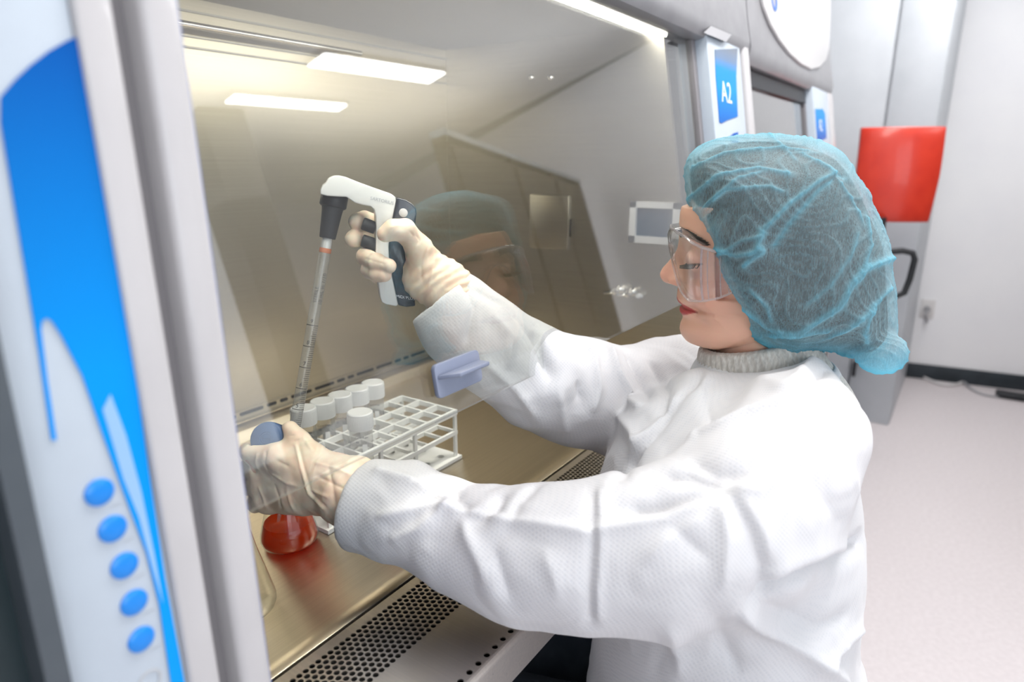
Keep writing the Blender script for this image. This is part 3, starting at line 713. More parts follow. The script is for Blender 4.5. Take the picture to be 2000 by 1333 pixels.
dx_ = np.array(dv([(765, 0)], 0)[0])-np.array(dv([(735, 0)], 0)[0])
def ddir(p0, p1): v = np.array(dv([p1], 0)[0])-np.array(dv([p0], 0)[0]); return v/np.linalg.norm(v)
text_obj('brand_text', 'SARTORIUS', .0058, tuple(dv([(744, 391)], .0173)[0]), tuple(ddir((730, 387), (760, 394))), tuple(ddir((744, 396), (746, 386))), M['textgrey'], pc, .0001)
text_obj('model_text', 'MIDI PLUS', .0056, tuple(dv([(789, 577)], .0169)[0]), tuple(ddir((776, 575), (802, 579))), tuple(ddir((790, 582), (788, 572))), M['textwhite'], pc, .0001)
adopt(pc)

# blue screw cap held between thumb and finger
cc = at(520, 857, .834); cax = CAM-cc; cax /= np.linalg.norm(cax)
cax = cax-cR*.38+cU*.10; cax /= np.linalg.norm(cax)
cp0 = empty('blue_screw_cap', tuple(cc), 'blue round screw cap held between thumb and finger of the left glove', 'screw cap')
bluecap = mat('blue_cap_plastic', (.05, .12, .27), .38)
MB().lathe([(.0002, .0), (.0190, .0), (.0208, -.0012), (.0215, -.003), (.0215, -.024), (.0198, -.0245), (.0198, -.005)], cc, cax, 64, cap=False).build('cap_shell', bluecap, cp0, smooth=True, auto=50)
rg = MB()
t1 = np.cross(cax, [0, 0, 1]); t1 /= np.linalg.norm(t1); t2 = np.cross(cax, t1)
for k in range(60):
    a = 2*PI*k/60; e = t1*math.cos(a)+t2*math.sin(a); f_ = -t1*math.sin(a)+t2*math.cos(a)
    rg.prism([cc+e*.0213+f_*.0005-cax*.006, cc+e*.0213-f_*.0005-cax*.006, cc+e*.0213-f_*.0005-cax*.023, cc+e*.0213+f_*.0005-cax*.023], e*.0007)
rg.build('cap_ridges', bluecap, cp0)
for r_ in (.0085, .0062):
    MB().tube([cc+cax*.0001+(t1*math.cos(a)+t2*math.sin(a))*r_ for a in np.linspace(0, 2*PI, 33)[:-1]], .00035, 6, closed=True).build('moulded_ring', bluecap, cp0, smooth=True)
text_obj('moulded_text', 'DURAN', .0034, tuple(cc+cax*.0002), tuple(-t1 if (-t1)@cR > 0 else t1), tuple(t2 if t2[2] > 0 else -t2), bluecap, cp0, .0004)
adopt(cp0)

# ------------------------------------------------------------------ implicit-surface tools
def surface_nets(vol, org, h):
    ins = vol < 0
    nx, ny, nz = vol.shape
    c = np.zeros((nx-1, ny-1, nz-1), np.int8)
    for dx in (0, 1):
        for dy in (0, 1):
            for dz in (0, 1): c += ins[dx:nx-1+dx, dy:ny-1+dy, dz:nz-1+dz]
    act = (c > 0) & (c < 8)
    idx = -np.ones(c.shape, np.int64); I, J, K = np.nonzero(act); n = len(I); idx[I, J, K] = np.arange(n)
    acc = np.zeros((n, 3)); cnt = np.zeros(n)
    corners = [(a, b, d) for a in (0, 1) for b in (0, 1) for d in (0, 1)]
    for p in corners:
        for ax in range(3):
            if p[ax]: continue
            q = list(p); q[ax] = 1
            v0 = vol[I+p[0], J+p[1], K+p[2]]; v1 = vol[I+q[0], J+q[1], K+q[2]]
            m = (v0 < 0) != (v1 < 0); t = np.where(m, v0/(v0-v1+1e-20), 0)
            pos = np.tile(np.array(p, float), (n, 1)); pos[:, ax] += t
            acc[m] += pos[m]; cnt[m] += 1
    V = acc/cnt[:, None]+np.stack([I, J, K], 1)
    V = V*h+np.array(org)
    Fs = []
    for ax in range(3):
        s0 = [slice(None)]*3; s1 = [slice(None)]*3; s0[ax] = slice(0, -1); s1[ax] = slice(1, None)
        a = ins[tuple(s0)]; b = ins[tuple(s1)]
        u, w = (ax+1) % 3, (ax+2) % 3
        E = np.nonzero(a != b); P = np.stack(E, 1)
        ok = (P[:, u] > 0) & (P[:, w] > 0) & (P[:, u] < vol.shape[u]-1) & (P[:, w] < vol.shape[w]-1)
        P = P[ok]; inside_a = a[tuple(P.T)]
        q = []
        for du, dw in ((-1, -1), (0, -1), (0, 0), (-1, 0)):
            R_ = P.copy(); R_[:, u] += du; R_[:, w] += dw; q.append(idx[R_[:, 0], R_[:, 1], R_[:, 2]])
        Q = np.stack(q, 1); Q[~inside_a] = Q[~inside_a][:, ::-1]; Fs.append(Q)
    F = np.concatenate(Fs); F = F[(F >= 0).all(1)]
    return V, F
def grid(lo, hi, h):
    lo = np.array(lo, float); n = np.ceil((np.array(hi)-lo)/h).astype(int)+1
    ax = [lo[i]+h*np.arange(n[i]) for i in range(3)]
    X, Y, Z = np.meshgrid(*ax, indexing='ij')
    return np.stack([X, Y, Z], -1).astype(np.float32), lo
def rcone(P, a, b, ra, rb):
    a = np.array(a, np.float32); b = np.array(b, np.float32); ba = b-a
    t = np.clip(((P-a)@ba)/(ba@ba), 0, 1)
    return np.linalg.norm(P-a-t[..., None]*ba, axis=-1)-(ra+(rb-ra)*t)
def ell(P, c, r, ax=None):
    q = P-np.array(c, np.float32)
    if ax is not None: q = q@np.array(ax, np.float32).T
    r = np.array(r, np.float32); k0 = np.linalg.norm(q/r, axis=-1); k1 = np.linalg.norm(q/(r*r), axis=-1)+1e-9
    return k0*(k0-1)/k1
def smin(a, b, k): h = np.clip(.5+.5*(b-a)/k, 0, 1); return b+(a-b)*h-k*h*(1-h)
def smax(a, b, k): return -smin(-a, -b, k)
def chain(P, pts, rad, k=.01):
    d = None
    for i in range(len(pts)-1):
        e = rcone(P, pts[i], pts[i+1], rad[i], rad[i+1]); d = e if d is None else smin(d, e, k)
    return d
def poly_sdf_table(poly, lo, hi, h):
    xs = np.arange(lo[0], hi[0]+h, h); ys = np.arange(lo[1], hi[1]+h, h)
    X, Y = np.meshgrid(xs, ys, indexing='ij'); P = np.stack([X, Y], -1); d = np.full(X.shape, 1e9); s = np.ones(X.shape)
    n = len(poly); poly = np.array(poly, float)
    for i in range(n):
        a, b = poly[i], poly[(i+1) % n]; e = b-a; w_ = P-a; t = np.clip((w_@e)/(e@e), 0, 1)
        d = np.minimum(d, np.linalg.norm(w_-t[..., None]*e, axis=-1))
        c1 = Y >= a[1]; c2 = Y < b[1]; c3 = e[0]*w_[..., 1] > e[1]*w_[..., 0]
        s = np.where((c1 & c2 & c3) | (~c1 & ~c2 & ~c3), -s, s)
    return d*s          # negative inside
def lookup(T, lo, h, a, b):
    i = np.clip((a-lo[0])/h, 0, T.shape[0]-1.001); j = np.clip((b-lo[1])/h, 0, T.shape[1]-1.001)
    i0 = i.astype(int); j0 = j.astype(int); fi = i-i0; fj = j-j0
    return T[i0, j0]*(1-fi)*(1-fj)+T[i0+1, j0]*fi*(1-fj)+T[i0, j0+1]*(1-fi)*fj+T[i0+1, j0+1]*fi*fj
def smooth_poly(p, n=6):
    P = [np.array(q, float) for q in p]; out = []; m = len(P)
    for i in range(m):
        a, b, c, d = P[i-1], P[i], P[(i+1) % m], P[(i+2) % m]
        for k in range(n):
            t = k/n; out.append(.5*((2*b)+(c-a)*t+(2*a-5*b+4*c-d)*t*t+(-a+3*b-3*c+d)*t**3))
    return out
rng = np.random.default_rng(7)
def vnoise(P, freq, seed=0):
    """smooth value noise, vectorised"""
    r = np.random.default_rng(seed); T = r.random((32, 32, 32)).astype(np.float32)
    q = P*freq; i = np.floor(q).astype(int); f = q-i; f = f*f*(3-2*f); i &= 31; j = (i+1) & 31
    x0, y0, z0 = i[..., 0], i[..., 1], i[..., 2]; x1, y1, z1 = j[..., 0], j[..., 1], j[..., 2]; fx, fy, fz = f[..., 0], f[..., 1], f[..., 2]
    c = lambda a, b, d: T[a, b, d]
    return ((c(x0, y0, z0)*(1-fx)+c(x1, y0, z0)*fx)*(1-fy)+(c(x0, y1, z0)*(1-fx)+c(x1, y1, z0)*fx)*fy)*(1-fz)+((c(x0, y0, z1)*(1-fx)+c(x1, y0, z1)*fx)*(1-fy)+(c(x0, y1, z1)*(1-fx)+c(x1, y1, z1)*fx)*fy)*fz
def vnormals(V, F):
    n = np.cross(V[F[:, 1]]-V[F[:, 0]], V[F[:, 2]]-V[F[:, 0]])+np.cross(V[F[:, 2]]-V[F[:, 0]], V[F[:, 3]]-V[F[:, 0]])
    N_ = np.zeros_like(V)
    for k in range(4):
        for a in range(3): N_[:, a] += np.bincount(F[:, k], n[:, a], len(V))
    return N_/(np.linalg.norm(N_, axis=1, keepdims=True)+1e-12)
def lap(V, F, it=2, lam=.5):
    E = np.concatenate([F[:, [0, 1]], F[:, [1, 2]], F[:, [2, 3]], F[:, [3, 0]]])
    deg = np.bincount(E.ravel(), minlength=len(V))
    for _ in range(it):
        S_ = np.zeros_like(V)
        for a in range(3): S_[:, a] = np.bincount(E[:, 0], V[E[:, 1], a], len(V))+np.bincount(E[:, 1], V[E[:, 0], a], len(V))
        V = V+lam*(S_/np.maximum(deg, 1)[:, None]-V)
    return V
def segdist(V, pts):
    d = np.full(len(V), 1e9); 
    for a, b in zip(pts[:-1], pts[1:]):
        e = b-a; t = np.clip(((V-a)@e)/(e@e+1e-12), 0, 1); d = np.minimum(d, np.linalg.norm(V-a-t[:, None]*e, axis=1))
    return d
from mathutils.bvhtree import BVHTree
def creases(V, F, Nn, items):
    """items: (pixel polyline, amplitude, width). Points are dropped onto the modelled surface, the cloth is displaced around them"""
    bv = BVHTree.FromPolygons([tuple(v) for v in V], [tuple(f) for f in F.tolist()])
    D = np.zeros(len(V))
    for px, amp, wd in items:
        pts = []
        for k in range(len(px)-1):
            for t in np.linspace(0, 1, 7)[:-1]:
                x = px[k][0]*(1-t)+px[k+1][0]*t; y = px[k][1]*(1-t)+px[k+1][1]*t
                hit = bv.ray_cast(Vector(CAM), Vector(ray(x, y)))
                if hit[0] is not None and (not pts or np.linalg.norm(np.array(hit[0])-pts[-1]) < .12): pts.append(np.array(hit[0]))
        if len(pts) < 2: continue
        m = np.nonzero(np.linalg.norm(V-np.mean(pts, 0), axis=1) < np.max(np.linalg.norm(np.array(pts)-np.mean(pts, 0), axis=1))+4*wd)[0]
        d = segdist(V[m], pts)
        ends = np.minimum(np.linalg.norm(V[m]-pts[0], axis=1), np.linalg.norm(V[m]-pts[-1], axis=1))
        D[m] += amp*np.exp(-np.abs(d/wd)**1.3)*np.clip(ends/(2.5*wd)+.25, 0, 1)
    return V+Nn*D[:, None]
def tri(x): return np.abs((x % 1)-.5)*4-1

# ------------------------------------------------------------------ the person
HO = np.array([.837, .302, 1.252])      # a point on the bridge line of the face; +f forward, +u up, +l to her left
fx = np.array([-.358, .934, 0.]); fx /= np.linalg.norm(fx)
lxv = np.array([fx[1]*-1, fx[0], 0.]); lxv /= np.linalg.norm(lxv)
tl = math.radians(5)
HF = fx*math.cos(tl)-np.array([0, 0, 1])*math.sin(tl); HU = np.array([0, 0, 1])*math.cos(tl)+fx*math.sin(tl); HL = lxv
if HL@cR > 0 and False: HL = -HL
def tow(P): P = np.asarray(P); return HO+P[..., 0:1]*HL*.001+P[..., 1:2]*HF*.001+P[..., 2:3]*HU*.001   # (l, f, u) millimetres -> place
def hw(l, f, u): return tow(np.array([l, f, u], float))
person = empty('person', (.93, .16, 0), 'seated person in white gown and blue hair net with gloved hands in the cabinet', 'person')

net_fu = [(-6, 101), (-5, 127), (-9, 143), (-20, 157), (-46, 168), (-76, 171), (-117, 169), (-152, 161), (-186, 142), (-209, 110), (-229, 67), (-243, 32), (-249, -12), (-253, -57), (-253, -80), (-243, -99), (-224, -113), (-200, -112), (-182, -105), (-151, -104), (-127, -107), (-108, -99), (-91, -82), (-80, -66), (-75, -44), (-64, -16), (-50, 11), (-40, 38), (-30, 64), (-20, 84)]
ext_fu = net_fu[:22]+[(-60, -92), (-10, -60), (0, 0), (10, 40), (12, 84)]
TLO, THI, TH = (-320, -180), (60, 240), 2.
NT = poly_sdf_table(smooth_poly(net_fu, 4), TLO, THI, TH)
ET = poly_sdf_table(smooth_poly(ext_fu, 4), TLO, THI, TH)
def inflated(P, T, off, Rr, Tm, tilt=0.):
    l, f, u = P[..., 0], P[..., 1], P[..., 2]
    d2 = lookup(T, TLO, TH, f, u)-off
    return np.sqrt((l*Rr/Tm)**2+np.clip(Rr+d2, 0, None)**2)-Rr
# --- head
pu = [170, 150, 130, 115, 100, 82, 66, 60, 46, 36, 20, 5, -6, -12, -16, -21.6, -28, -33, -38.2, -41.6, -45.8, -50.8, -55, -63, -70, -76.6, -86, -92, -96, -104]
pb = [-105, -62, -32, -15, -6, -1, .2, -.8, -4, -7, -9.5, -6.5, -1.5, 2.0, 4.2, 4.4, 6.2, 4.2, -1.5, 2.4, 2.8, -.8, -1.6, 2.0, 3.2, 1.7, -4.4, -14, -25, -60]
nu_ = [64, 56, 46, 36.4, 28.7, 20.3, 12, 4.7, -.1, -6.4, -8.8, -10.8, -14]
nt_ = [.2, -.5, .9, 3.7, 8.7, 15.1, 23.2, 26.9, 25.9, 22.1, 15.9, 6.5, 3.4]
def interp(u, xs, ys): o = np.argsort(xs); return np.interp(u, np.array(xs, float)[o], np.array(ys, float)[o])
uu = np.linspace(-110, 175, 571)
base_t = interp(uu, pu, pb); ker = np.exp(-np.linspace(-2, 2, 7)**2); ker /= ker.sum(); base_t = np.convolve(np.pad(base_t, 3, mode='edge'), ker, 'valid')
nose_t = np.clip(interp(uu, nu_, nt_)-interp(uu, pu, pb), 0, None); nose_t[(uu > 64) | (uu < -14)] = 0
nose_t = np.convolve(np.pad(nose_t, 3, mode='edge'), ker, 'valid')
def head_sdf(P):
    l, f, u = P[..., 0], P[..., 1], P[..., 2]; al = np.abs(l)
    B = np.interp(u, uu, base_t); Nz = np.interp(u, uu, nose_t)
    W = np.interp(u, [-100, -80, -55, -25, 10, 60, 120, 170], [58, 64, 74, 84, 90, 90, 88, 84])
    Dl = np.interp(u, [-100, -60, 0, 60, 120], [95, 105, 112, 100, 92])
    lat = Dl*(1-np.sqrt(np.clip(1-(np.minimum(al, W*.985)/W)**2, 0, 1)))
    S_ = B-lat
    wn = np.interp(u, [-14, -8, 0, 6, 14, 24, 38, 52, 62], [13, 15.5, 15, 13.5, 11, 9.5, 8.5, 9, 12])
    S_ = S_+Nz*np.exp(-(al/wn)**2.2)
    S_ = S_+8.5*np.exp(-((al-15.5)/5.2)**2-((u+3.5)/7)**2)                       # wings of the nose
    S_ = S_-6*np.exp(-((al-8.5)/4.0)**2-((u+11.5)/3.2)**2)                       # nostrils
    S_ = S_-9*(al/31)**2*np.exp(-((u+40)/20)**2)*(al < 60)*np.exp(-np.clip(al-31, 0, 99)**2/300)
    S_ = S_-3.5*np.exp(-((al-33)/5)**2-((u+42)/6)**2)                            # mouth corners
    S_ = S_+4.5*np.exp(-((al-46)/20)**2-((u+4)/20)**2)                           # cheeks
    S_ = S_+3.0*np.exp(-((al-42)/20)**2-((u+40)/22)**2)
    S_ = S_-7.5*np.exp(-((al-33)/17)**2-((u-33)/13)**2)                          # eye sockets
    S_ = S_+3.0*np.exp(-((al-32)/24)**2-((u-57)/7)**2)                           # brow ridge
    S_ = S_+1.0*np.exp(-((al)/13)**2-((u+20)/5)**2)-1.2*np.exp(-(al/3)**2-((u+22)/6)**2)
    d = (f-S_)*.75
    Bt = -96.5+np.interp(f, [-200, -100, -68, -41, 0], [60, 18, 5, 0, 0])+(al/60)**2*14
    d = smax(d, Bt-u, 16)
    Ws = np.interp(u, [-100, -60, -20, 20, 90, 160], [52, 69, 80, 87, 90, 84])*np.interp(f, [-150, -100, -40, 10], [1, 1, .98, .98])
    d = smax(d, al-Ws, 18); d = smax(d, -(f+140), 20)
    cr = ell(P, (0, -118, 44), (86, 104, 100)); d = smin(d, cr, 22)
    d = np.where((f < -40) & (u > -20), smax(d, inflated(P, ET, -25, 90, 92), 6), d)
    d = np.where(u > 91, smax(d, inflated(P, ET, -10, 88, 92), 5), d)
    eye = ell(P, (0, 0, 0), (1, 1, 1)) if False else np.sqrt((al-36)**2+((f+21.5))**2+((u-27)*1.0)**2)-15.5
    d = smin(d, eye, 4)
    lid = np.abs(u-(20.5-((al-36)/16)**2*-2.0)); d = d+1.1*np.exp(-(lid/1.4)**2-((al-36)/13)**4)*(f > -60)    # groove under the lowered lid
    d = d+1.0*np.exp(-((u-37.5+((al-36)/14)**2*5)/1.8)**2-((al-36)/15)**4)*(f > -60)                            # upper lid crease
    d = smin(d, rcone(P, (0, -108, -30), (0, -104, -160), 52, 55), 12)
    ear = smax(ell(P*np.array([1, 1, 1]), (0, -104, 4), (85, 18, 30)), -ell(P, (0, -104, 4), (82, 12, 22)), 3)
    return smin(d, ear, 3)
P, lo = grid((-102, -250, -150), (102, 40, 172), 1.7)
Vh, Fh = surface_nets(head_sdf(P), lo, 1.7)
Vh = lap(Vh, Fh, 1, .4)
lfu = Vh.copy(); Vhw = tow(Vh)
# the handedness of (l, f, u) decides the winding
if np.dot(np.cross(HL, HF), HU) < 0: Fh = Fh[:, ::-1]

# skin colours: lips, cheeks, lids; shade is painted into the mouth line and nostrils
col = np.tile(np.array([.84, .49, .35, 1.]), (len(lfu), 1))
l, f, u = lfu.T; al = np.abs(l)
def blend(mask, c): col[:, :3] = col[:, :3]*(1-mask[:, None])+np.array(c)*mask[:, None]
blend(.35*np.exp(-((al-50)/24)**2-((u+12)/24)**2), (.82, .36, .29))
blend(.30*np.exp(-(al/18)**2-((u-4)/12)**2), (.80, .36, .28))
upl = np.interp(al, [0, 4, 9, 20, 33], [-27.5, -24.6, -26.4, -33, -41.5]); lowl = np.interp(al, [0, 12, 24, 33], [-50.5, -49.8, -46.5, -42])
lip = np.clip((upl-u)/1.6+.5, 0, 1)*np.clip((u-lowl)/1.6+.5, 0, 1)*(f > -34)*(al < 35)
blend(np.clip(lip, 0, 1)*.95, (.50, .055, .06))
seam = np.exp(-((u-(-38.6-al*.09))/1.0)**2)*(al < 34)*(f > -34); blend(seam*.8, (.20, .02, .02))  # shade between the lips, painted into the skin
blend(.35*np.exp(-((al-36)/15)**4-((u-30)/8)**2)*(f > -60), (.58, .33, .25))
lash = np.exp(-((u-(20.5+((al-36)/16)**2*2.0))/1.1)**2)*(np.abs(al-37) < 16)*(f > -60); blend(lash*.9, (.03, .015, .01))
blend(np.exp(-((al-8.5)/3.6)**2-((u+11.5)/2.6)**2)*.8, (.22, .06, .04))  # dark of the nostrils, painted into the skin

# --- the gown's solid form: torso outline given depth, two sleeves
TC = at(1430, 1050, .86); tn3 = np.array([-.92, -.39, 0]); tn3 /= np.linalg.norm(tn3); te = np.array([-tn3[1], tn3[0], 0])
if te@cR < 0: te = -te
tpoly_px = [(1368, 728), (1300, 760), (1235, 800), (1190, 885), (1168, 950), (1160, 1060), (1158, 1240), (1140, 1900), (1800, 1900), (1690, 1345), (1674, 1270), (1662, 1190), (1676, 1060), (1670, 950), (1657, 850), (1642, 770), (1628, 722), (1600, 704), (1560, 712), (1480, 728), (1410, 738)]
tp = []
for q in tpoly_px: v = onplane(*q, TC, tn3)-TC; tp.append((v@te, v[2]))
GLO, GHI, GH = (-.5, -.95), (.5, .45), .004
GT = poly_sdf_table(smooth_poly(tp, 4), GLO, GHI, GH)
Lp = [(700, 986, .788, .0475), (745, 994, .778, .0485), (800, 1000, .765, .0490), (900, 1052, .740, .0530), (1020, 1082, .712, .0660), (1155, 1084, .690, .0715), (1300, 1072, .675, .0785), (1420, 1035, .672, .078), (1488, 962, .690, .075), (1558, 855, .728, .072)]
Rp = [(862, 582, .885, .046), (905, 634, .890, .052), (962, 684, .902, .0570), (1050, 738, .925, .0655), (1130, 766, .965, .074), (1220, 785, 1.015, .078), (1310, 765, 1.055, .082), (1390, 745, 1.075, .075)]
def gown_solid(P):
    v_ = P-TC.astype(np.float32); ta, tb, tc_ = v_@te, v_[..., 2], v_@tn3
    d2 = lookup(GT, GLO, GH, ta, tb); Rr = .17
    tmx = np.interp(tb, [-.4, 0, .12, .20, .26], [.225, .22, .20, .165, .11])
    torso = np.sqrt((tc_*Rr/tmx)**2+np.clip(Rr+d2, 0, None)**2)-Rr
    sl_ = chain(P, [at(*q[:3]) for q in Lp], [q[3] for q in Lp], .03)
    sr_ = chain(P, [at(*q[:3]) for q in Rp], [q[3] for q in Rp], .03)
    # flat corners of the cuffs
    sr_ = smin(sr_, rcone(P, at(872, 625, .878), at(822, 612, .866), .030, .006), .016)
    sl_ = smin(sl_, rcone(P, at(720, 1020, .775), at(692, 1050, .772), .030, .012), .015)
    return smin(smin(torso, sl_, .030), sr_, .03)
# --- rest of the body: one coarse continuous form that the neck of the head runs into
NB = HO+HF*(-.105)+np.array([0, 0, -.125])
shL = at(1575, 850, .73); shR = np.array([1.05, .32, 1.10])
elL = at(1420, 1050, .67); wrL = at(690, 955, .80)
elR = np.array([.845, .445, 1.045]); wrR = at(866, 556, .883)
pel = np.array([.84, .16, .60]); chest = np.array([.85, .19, .97])
P, lo = grid((.30, -.30, .10), (1.30, .80, 1.24), .012)
d = chain(P, [NB+[0, 0, .06], NB, chest, np.array([.84, .19, .80]), pel], [.050, .054, .10, .10, .11], .04)
d = smin(d, rcone(P, shL, shR, .045, .045), .05)
d = smin(d, chain(P, [shL, at(1500, 965, .69), at(1300, 1085, .675), at(1020, 1096, .712), wrL], [.045, .045, .042, .04, .030], .02), .03)
d = smin(d, chain(P, [shR, at(1220, 785, 1.015), at(1050, 738, .925), wrR], [.045, .042, .038, .030], .02), .03)
hipL, hipR = pel+np.array([-.09, -.02, -.03]), pel+np.array([.09, .05, -.03])
knL, knR = np.array([.66, .46, .56]), np.array([.86, .54, .56])
ftL, ftR = np.array([.68, .42, .16]), np.array([.88, .50, .16])
legs = smin(chain(P, [hipL, knL, ftL], [.105, .075, .055], .04), chain(P, [hipR, knR, ftR], [.105, .075, .055], .04), .02)
allow = np.minimum(gown_solid(P)+.012, rcone(P, NB+[0, 0, .10], NB+[0, 0, -.10], .053, .053))
for wq, el_ in ((wrL, at(735, 984, .778)), (wrR, at(905, 620, .890))): allow = np.minimum(allow, rcone(P, wq, el_, .027, .027))
d = smax(d, allow, .004)
Vb, Fb = surface_nets(smin(d, legs, .03), lo, .012)
# --- hands (their gloves are separate meshes, drawn a little larger)
def px3(L_): return [at(*q) for q in L_]
def hand_R(P, o=0.):
    W = at(862, 552, .885)
    fing = [ # index, middle, ring, little: knuckle -> tip
        ([(790, 462, .905), (742, 438, .912), (712, 429, .900), (699, 434, .878)], [.0130, .0118, .0112, .0122]),
        ([(785, 490, .910), (735, 470, .915), (704, 465, .900), (692, 467, .878)], [.0130, .0118, .0112, .0122]),
        ([(785, 515, .905), (735, 508, .905), (714, 502, .878), (735, 512, .848), (760, 520, .840)], [.0130, .0120, .0115, .0108, .0095]),
        ([(790, 540, .900), (738, 538, .895), (722, 528, .874), (738, 535, .852), (751, 538, .845)], [.0125, .0112, .0108, .0100, .0092])]
    d = None
    for pts, r in fing:
        e = chain(P, px3(pts), [x+o for x in r], .004)
        d = e if d is None else smin(d, e, .0022)
    th = chain(P, px3([(842, 545, .878), (820, 487, .862), (790, 450, .842), (768, 449, .833), (752, 458, .832)]), [.022+o, .0165+o, .0135+o, .0118+o, .0102+o], .008)
    palm = None
    for q in ((790, 462, .905), (785, 490, .910), (785, 515, .905), (790, 540, .900)):
        e = rcone(P, W, at(*q), .024+o, .016+o); palm = e if palm is None else smin(palm, e, .014)
    palm = smin(palm, rcone(P, at(828, 505, .876), at(822, 560, .882), .016+o, .016+o), .02)
    return smin(smin(d, palm, .008), th, .010), W
def hand_L(P, o=0.):
    W = at(690, 957, .80)
    fing = [
        ([(545, 895, .822), (492, 887, .836), (485, 882, .862), (505, 884, .890)], [.0150, .0125, .0115, .0105]),
        ([(515, 915, .845), (484, 918, .872), (492, 915, .900), (525, 912, .905)], [.0150, .0128, .0115, .0105]),
        ([(515, 945, .850), (488, 950, .878), (498, 945, .902), (530, 940, .905)], [.0148, .0125, .0112, .0105]),
        ([(525, 978, .850), (500, 984, .872), (510, 975, .895), (535, 968, .898)], [.0138, .0115, .0105, .0098])]
    d = None
    for pts, r in fing:
        e = chain(P, px3(pts), [x+o for x in r], .004); d = e if d is None else smin(d, e, .0025)
    th = chain(P, px3([(655, 925, .812), (612, 893, .822), (583, 862, .833), (566, 840, .842)]), [.021+o, .0150+o, .0130+o, .0112+o], .008)
    palm = None
    for q in ((545, 895, .824), (515, 915, .845), (515, 945, .850), (525, 978, .850)):
        e = rcone(P, W, at(*q), .030+o, .016+o); palm = e if palm is None else smin(palm, e, .016)
    palm = smin(palm, rcone(P, at(600, 920, .826), at(585, 960, .832), .022+o, .022+o), .02)
    d = smin(smin(d, palm, .012), th, .012)
    neck = rcone(P, (.494, .701, .98), (.494, .701, 1.06), .0200, .0200)     # room for the flask neck and the cap
    return smax(d, -neck, .004), W
def capcut(P, d):
    q = (P-cc)@cax; rad = np.linalg.norm((P-cc)-q[..., None]*cax, axis=-1)
    return smax(d, -np.maximum(rad-.0222, np.maximum(q-.0015, -q-.0255)), .002)
def devcut(P, d, grow=.0015):
    # keep clear of the controller's extruded body
    e1 = cR*1.0; e1 = e1-DN*(e1@DN); e1 /= np.linalg.norm(e1); e2 = np.array([0, 0, 1.])
    both = [(x, y) for x, y in body_px[:14]+blk_px[0:13]+[(776, 593)]+[(771, 594), (752, 590), (744, 586)]+body_px[18:]]
    q = [np.array(v) for v in dv([(626, 379), (626, 370), (636, 357), (663, 343), (700, 356), (762, 378), (790, 389), (803, 397), (811, 416), (808, 436), (793, 450), (787, 470), (789, 500), (796, 530), (809, 594), (744, 586), (736, 545), (732, 480), (733, 445), (732, 420), (722, 402), (692, 395), (676, 384)], 0)]
    pl = [((v-DPT)@e1, (v-DPT)@e2) for v in q]
    pl = np.array(pl); lo2 = pl.min(0)-.06; hi2 = pl.max(0)+.06; T = poly_sdf_table(pl, lo2, hi2, .0015)
    R_ = P-DPT; a = R_@e1; b = R_@e2; w_ = R_@DN
    s = np.maximum(lookup(T, lo2, .0015, a, b), np.abs(w_)-.0172)
    return smax(d, -(s-grow), .002)
def region(pts, pad): A = np.array(pts); return A.min(0)-pad, A.max(0)+pad
rR = px3([(690, 430, .87), (866, 556, .883), (752, 538, .84), (790, 462, .915), (780, 430, .86), (905, 590, .885)])
rL = px3([(480, 880, .9), (690, 957, .80), (560, 830, .84), (540, 990, .85), (500, 985, .9), (730, 985, .775)])
b0, b1 = region(rR, .035); P, lo = grid(b0, b1, .003); dR, _ = hand_R(P, -.0015); VR_, FR_ = surface_nets(devcut(P, dR, .003), lo, .003)
b0, b1 = region(rL, .035); P, lo = grid(b0, b1, .003); dL, _ = hand_L(P, -.0015); VL_, FL_ = surface_nets(capcut(P, dL), lo, .003)
allV, allF, allC, k0 = [], [], [], 0
skin = np.array([.84, .49, .35, 1.])
for V_, F_, C_ in ((Vhw, Fh, col), (Vb, Fb, None), (VR_, FR_, None), (VL_, FL_, None)):
    allV.append(V_); allF.append(F_+k0); k0 += len(V_); allC.append(C_ if C_ is not None else np.tile(skin, (len(V_), 1)))
body = mesh_np('body', np.concatenate(allV), np.concatenate(allF), None, person)
ca = body.data.color_attributes.new('skin_colour', 'FLOAT_COLOR', 'POINT'); ca.data.foreach_set('color', np.concatenate(allC).astype(np.float32).ravel())
ms = mat('skin', (.8, .5, .37), .42, spec=.4, sss=.25)
at_ = N(ms, 'ShaderNodeAttribute', attribute_name='skin_colour'); L(ms, at_.outputs['Color'], bsdf(ms).inputs['Base Color'])
nz_ = N(ms, 'ShaderNodeTexNoise'); nz_.inputs['Scale'].default_value = 700; tc_ = N(ms, 'ShaderNodeTexCoord'); L(ms, tc_.outputs['Object'], nz_.inputs[0])
bp2 = N(ms, 'ShaderNodeBump'); bp2.inputs['Strength'].default_value = .12; bp2.inputs['Distance'].default_value = .0006; L(ms, nz_.outputs[0], bp2.inputs['Height']); L(ms, bp2.outputs[0], bsdf(ms).inputs['Normal'])
body.data.materials.append(ms)
hbv = BVHTree.FromPolygons([tuple(v) for v in Vhw], [tuple(q) for q in Fh.tolist()])
def onface(l, u, lift=0.):
    """the skin point at (l, u), seen from in front of the face"""
    o = hw(l, 90, u); h = hbv.ray_cast(Vector(o), Vector(-HF)); 
    return (np.array(h[0])+np.array(h[1])*lift if (h[1] is not None and np.array(h[1])@HF > 0) else np.array(h[0])-np.array(h[1])*lift) if h[0] is not None else hw(l, 0, u)
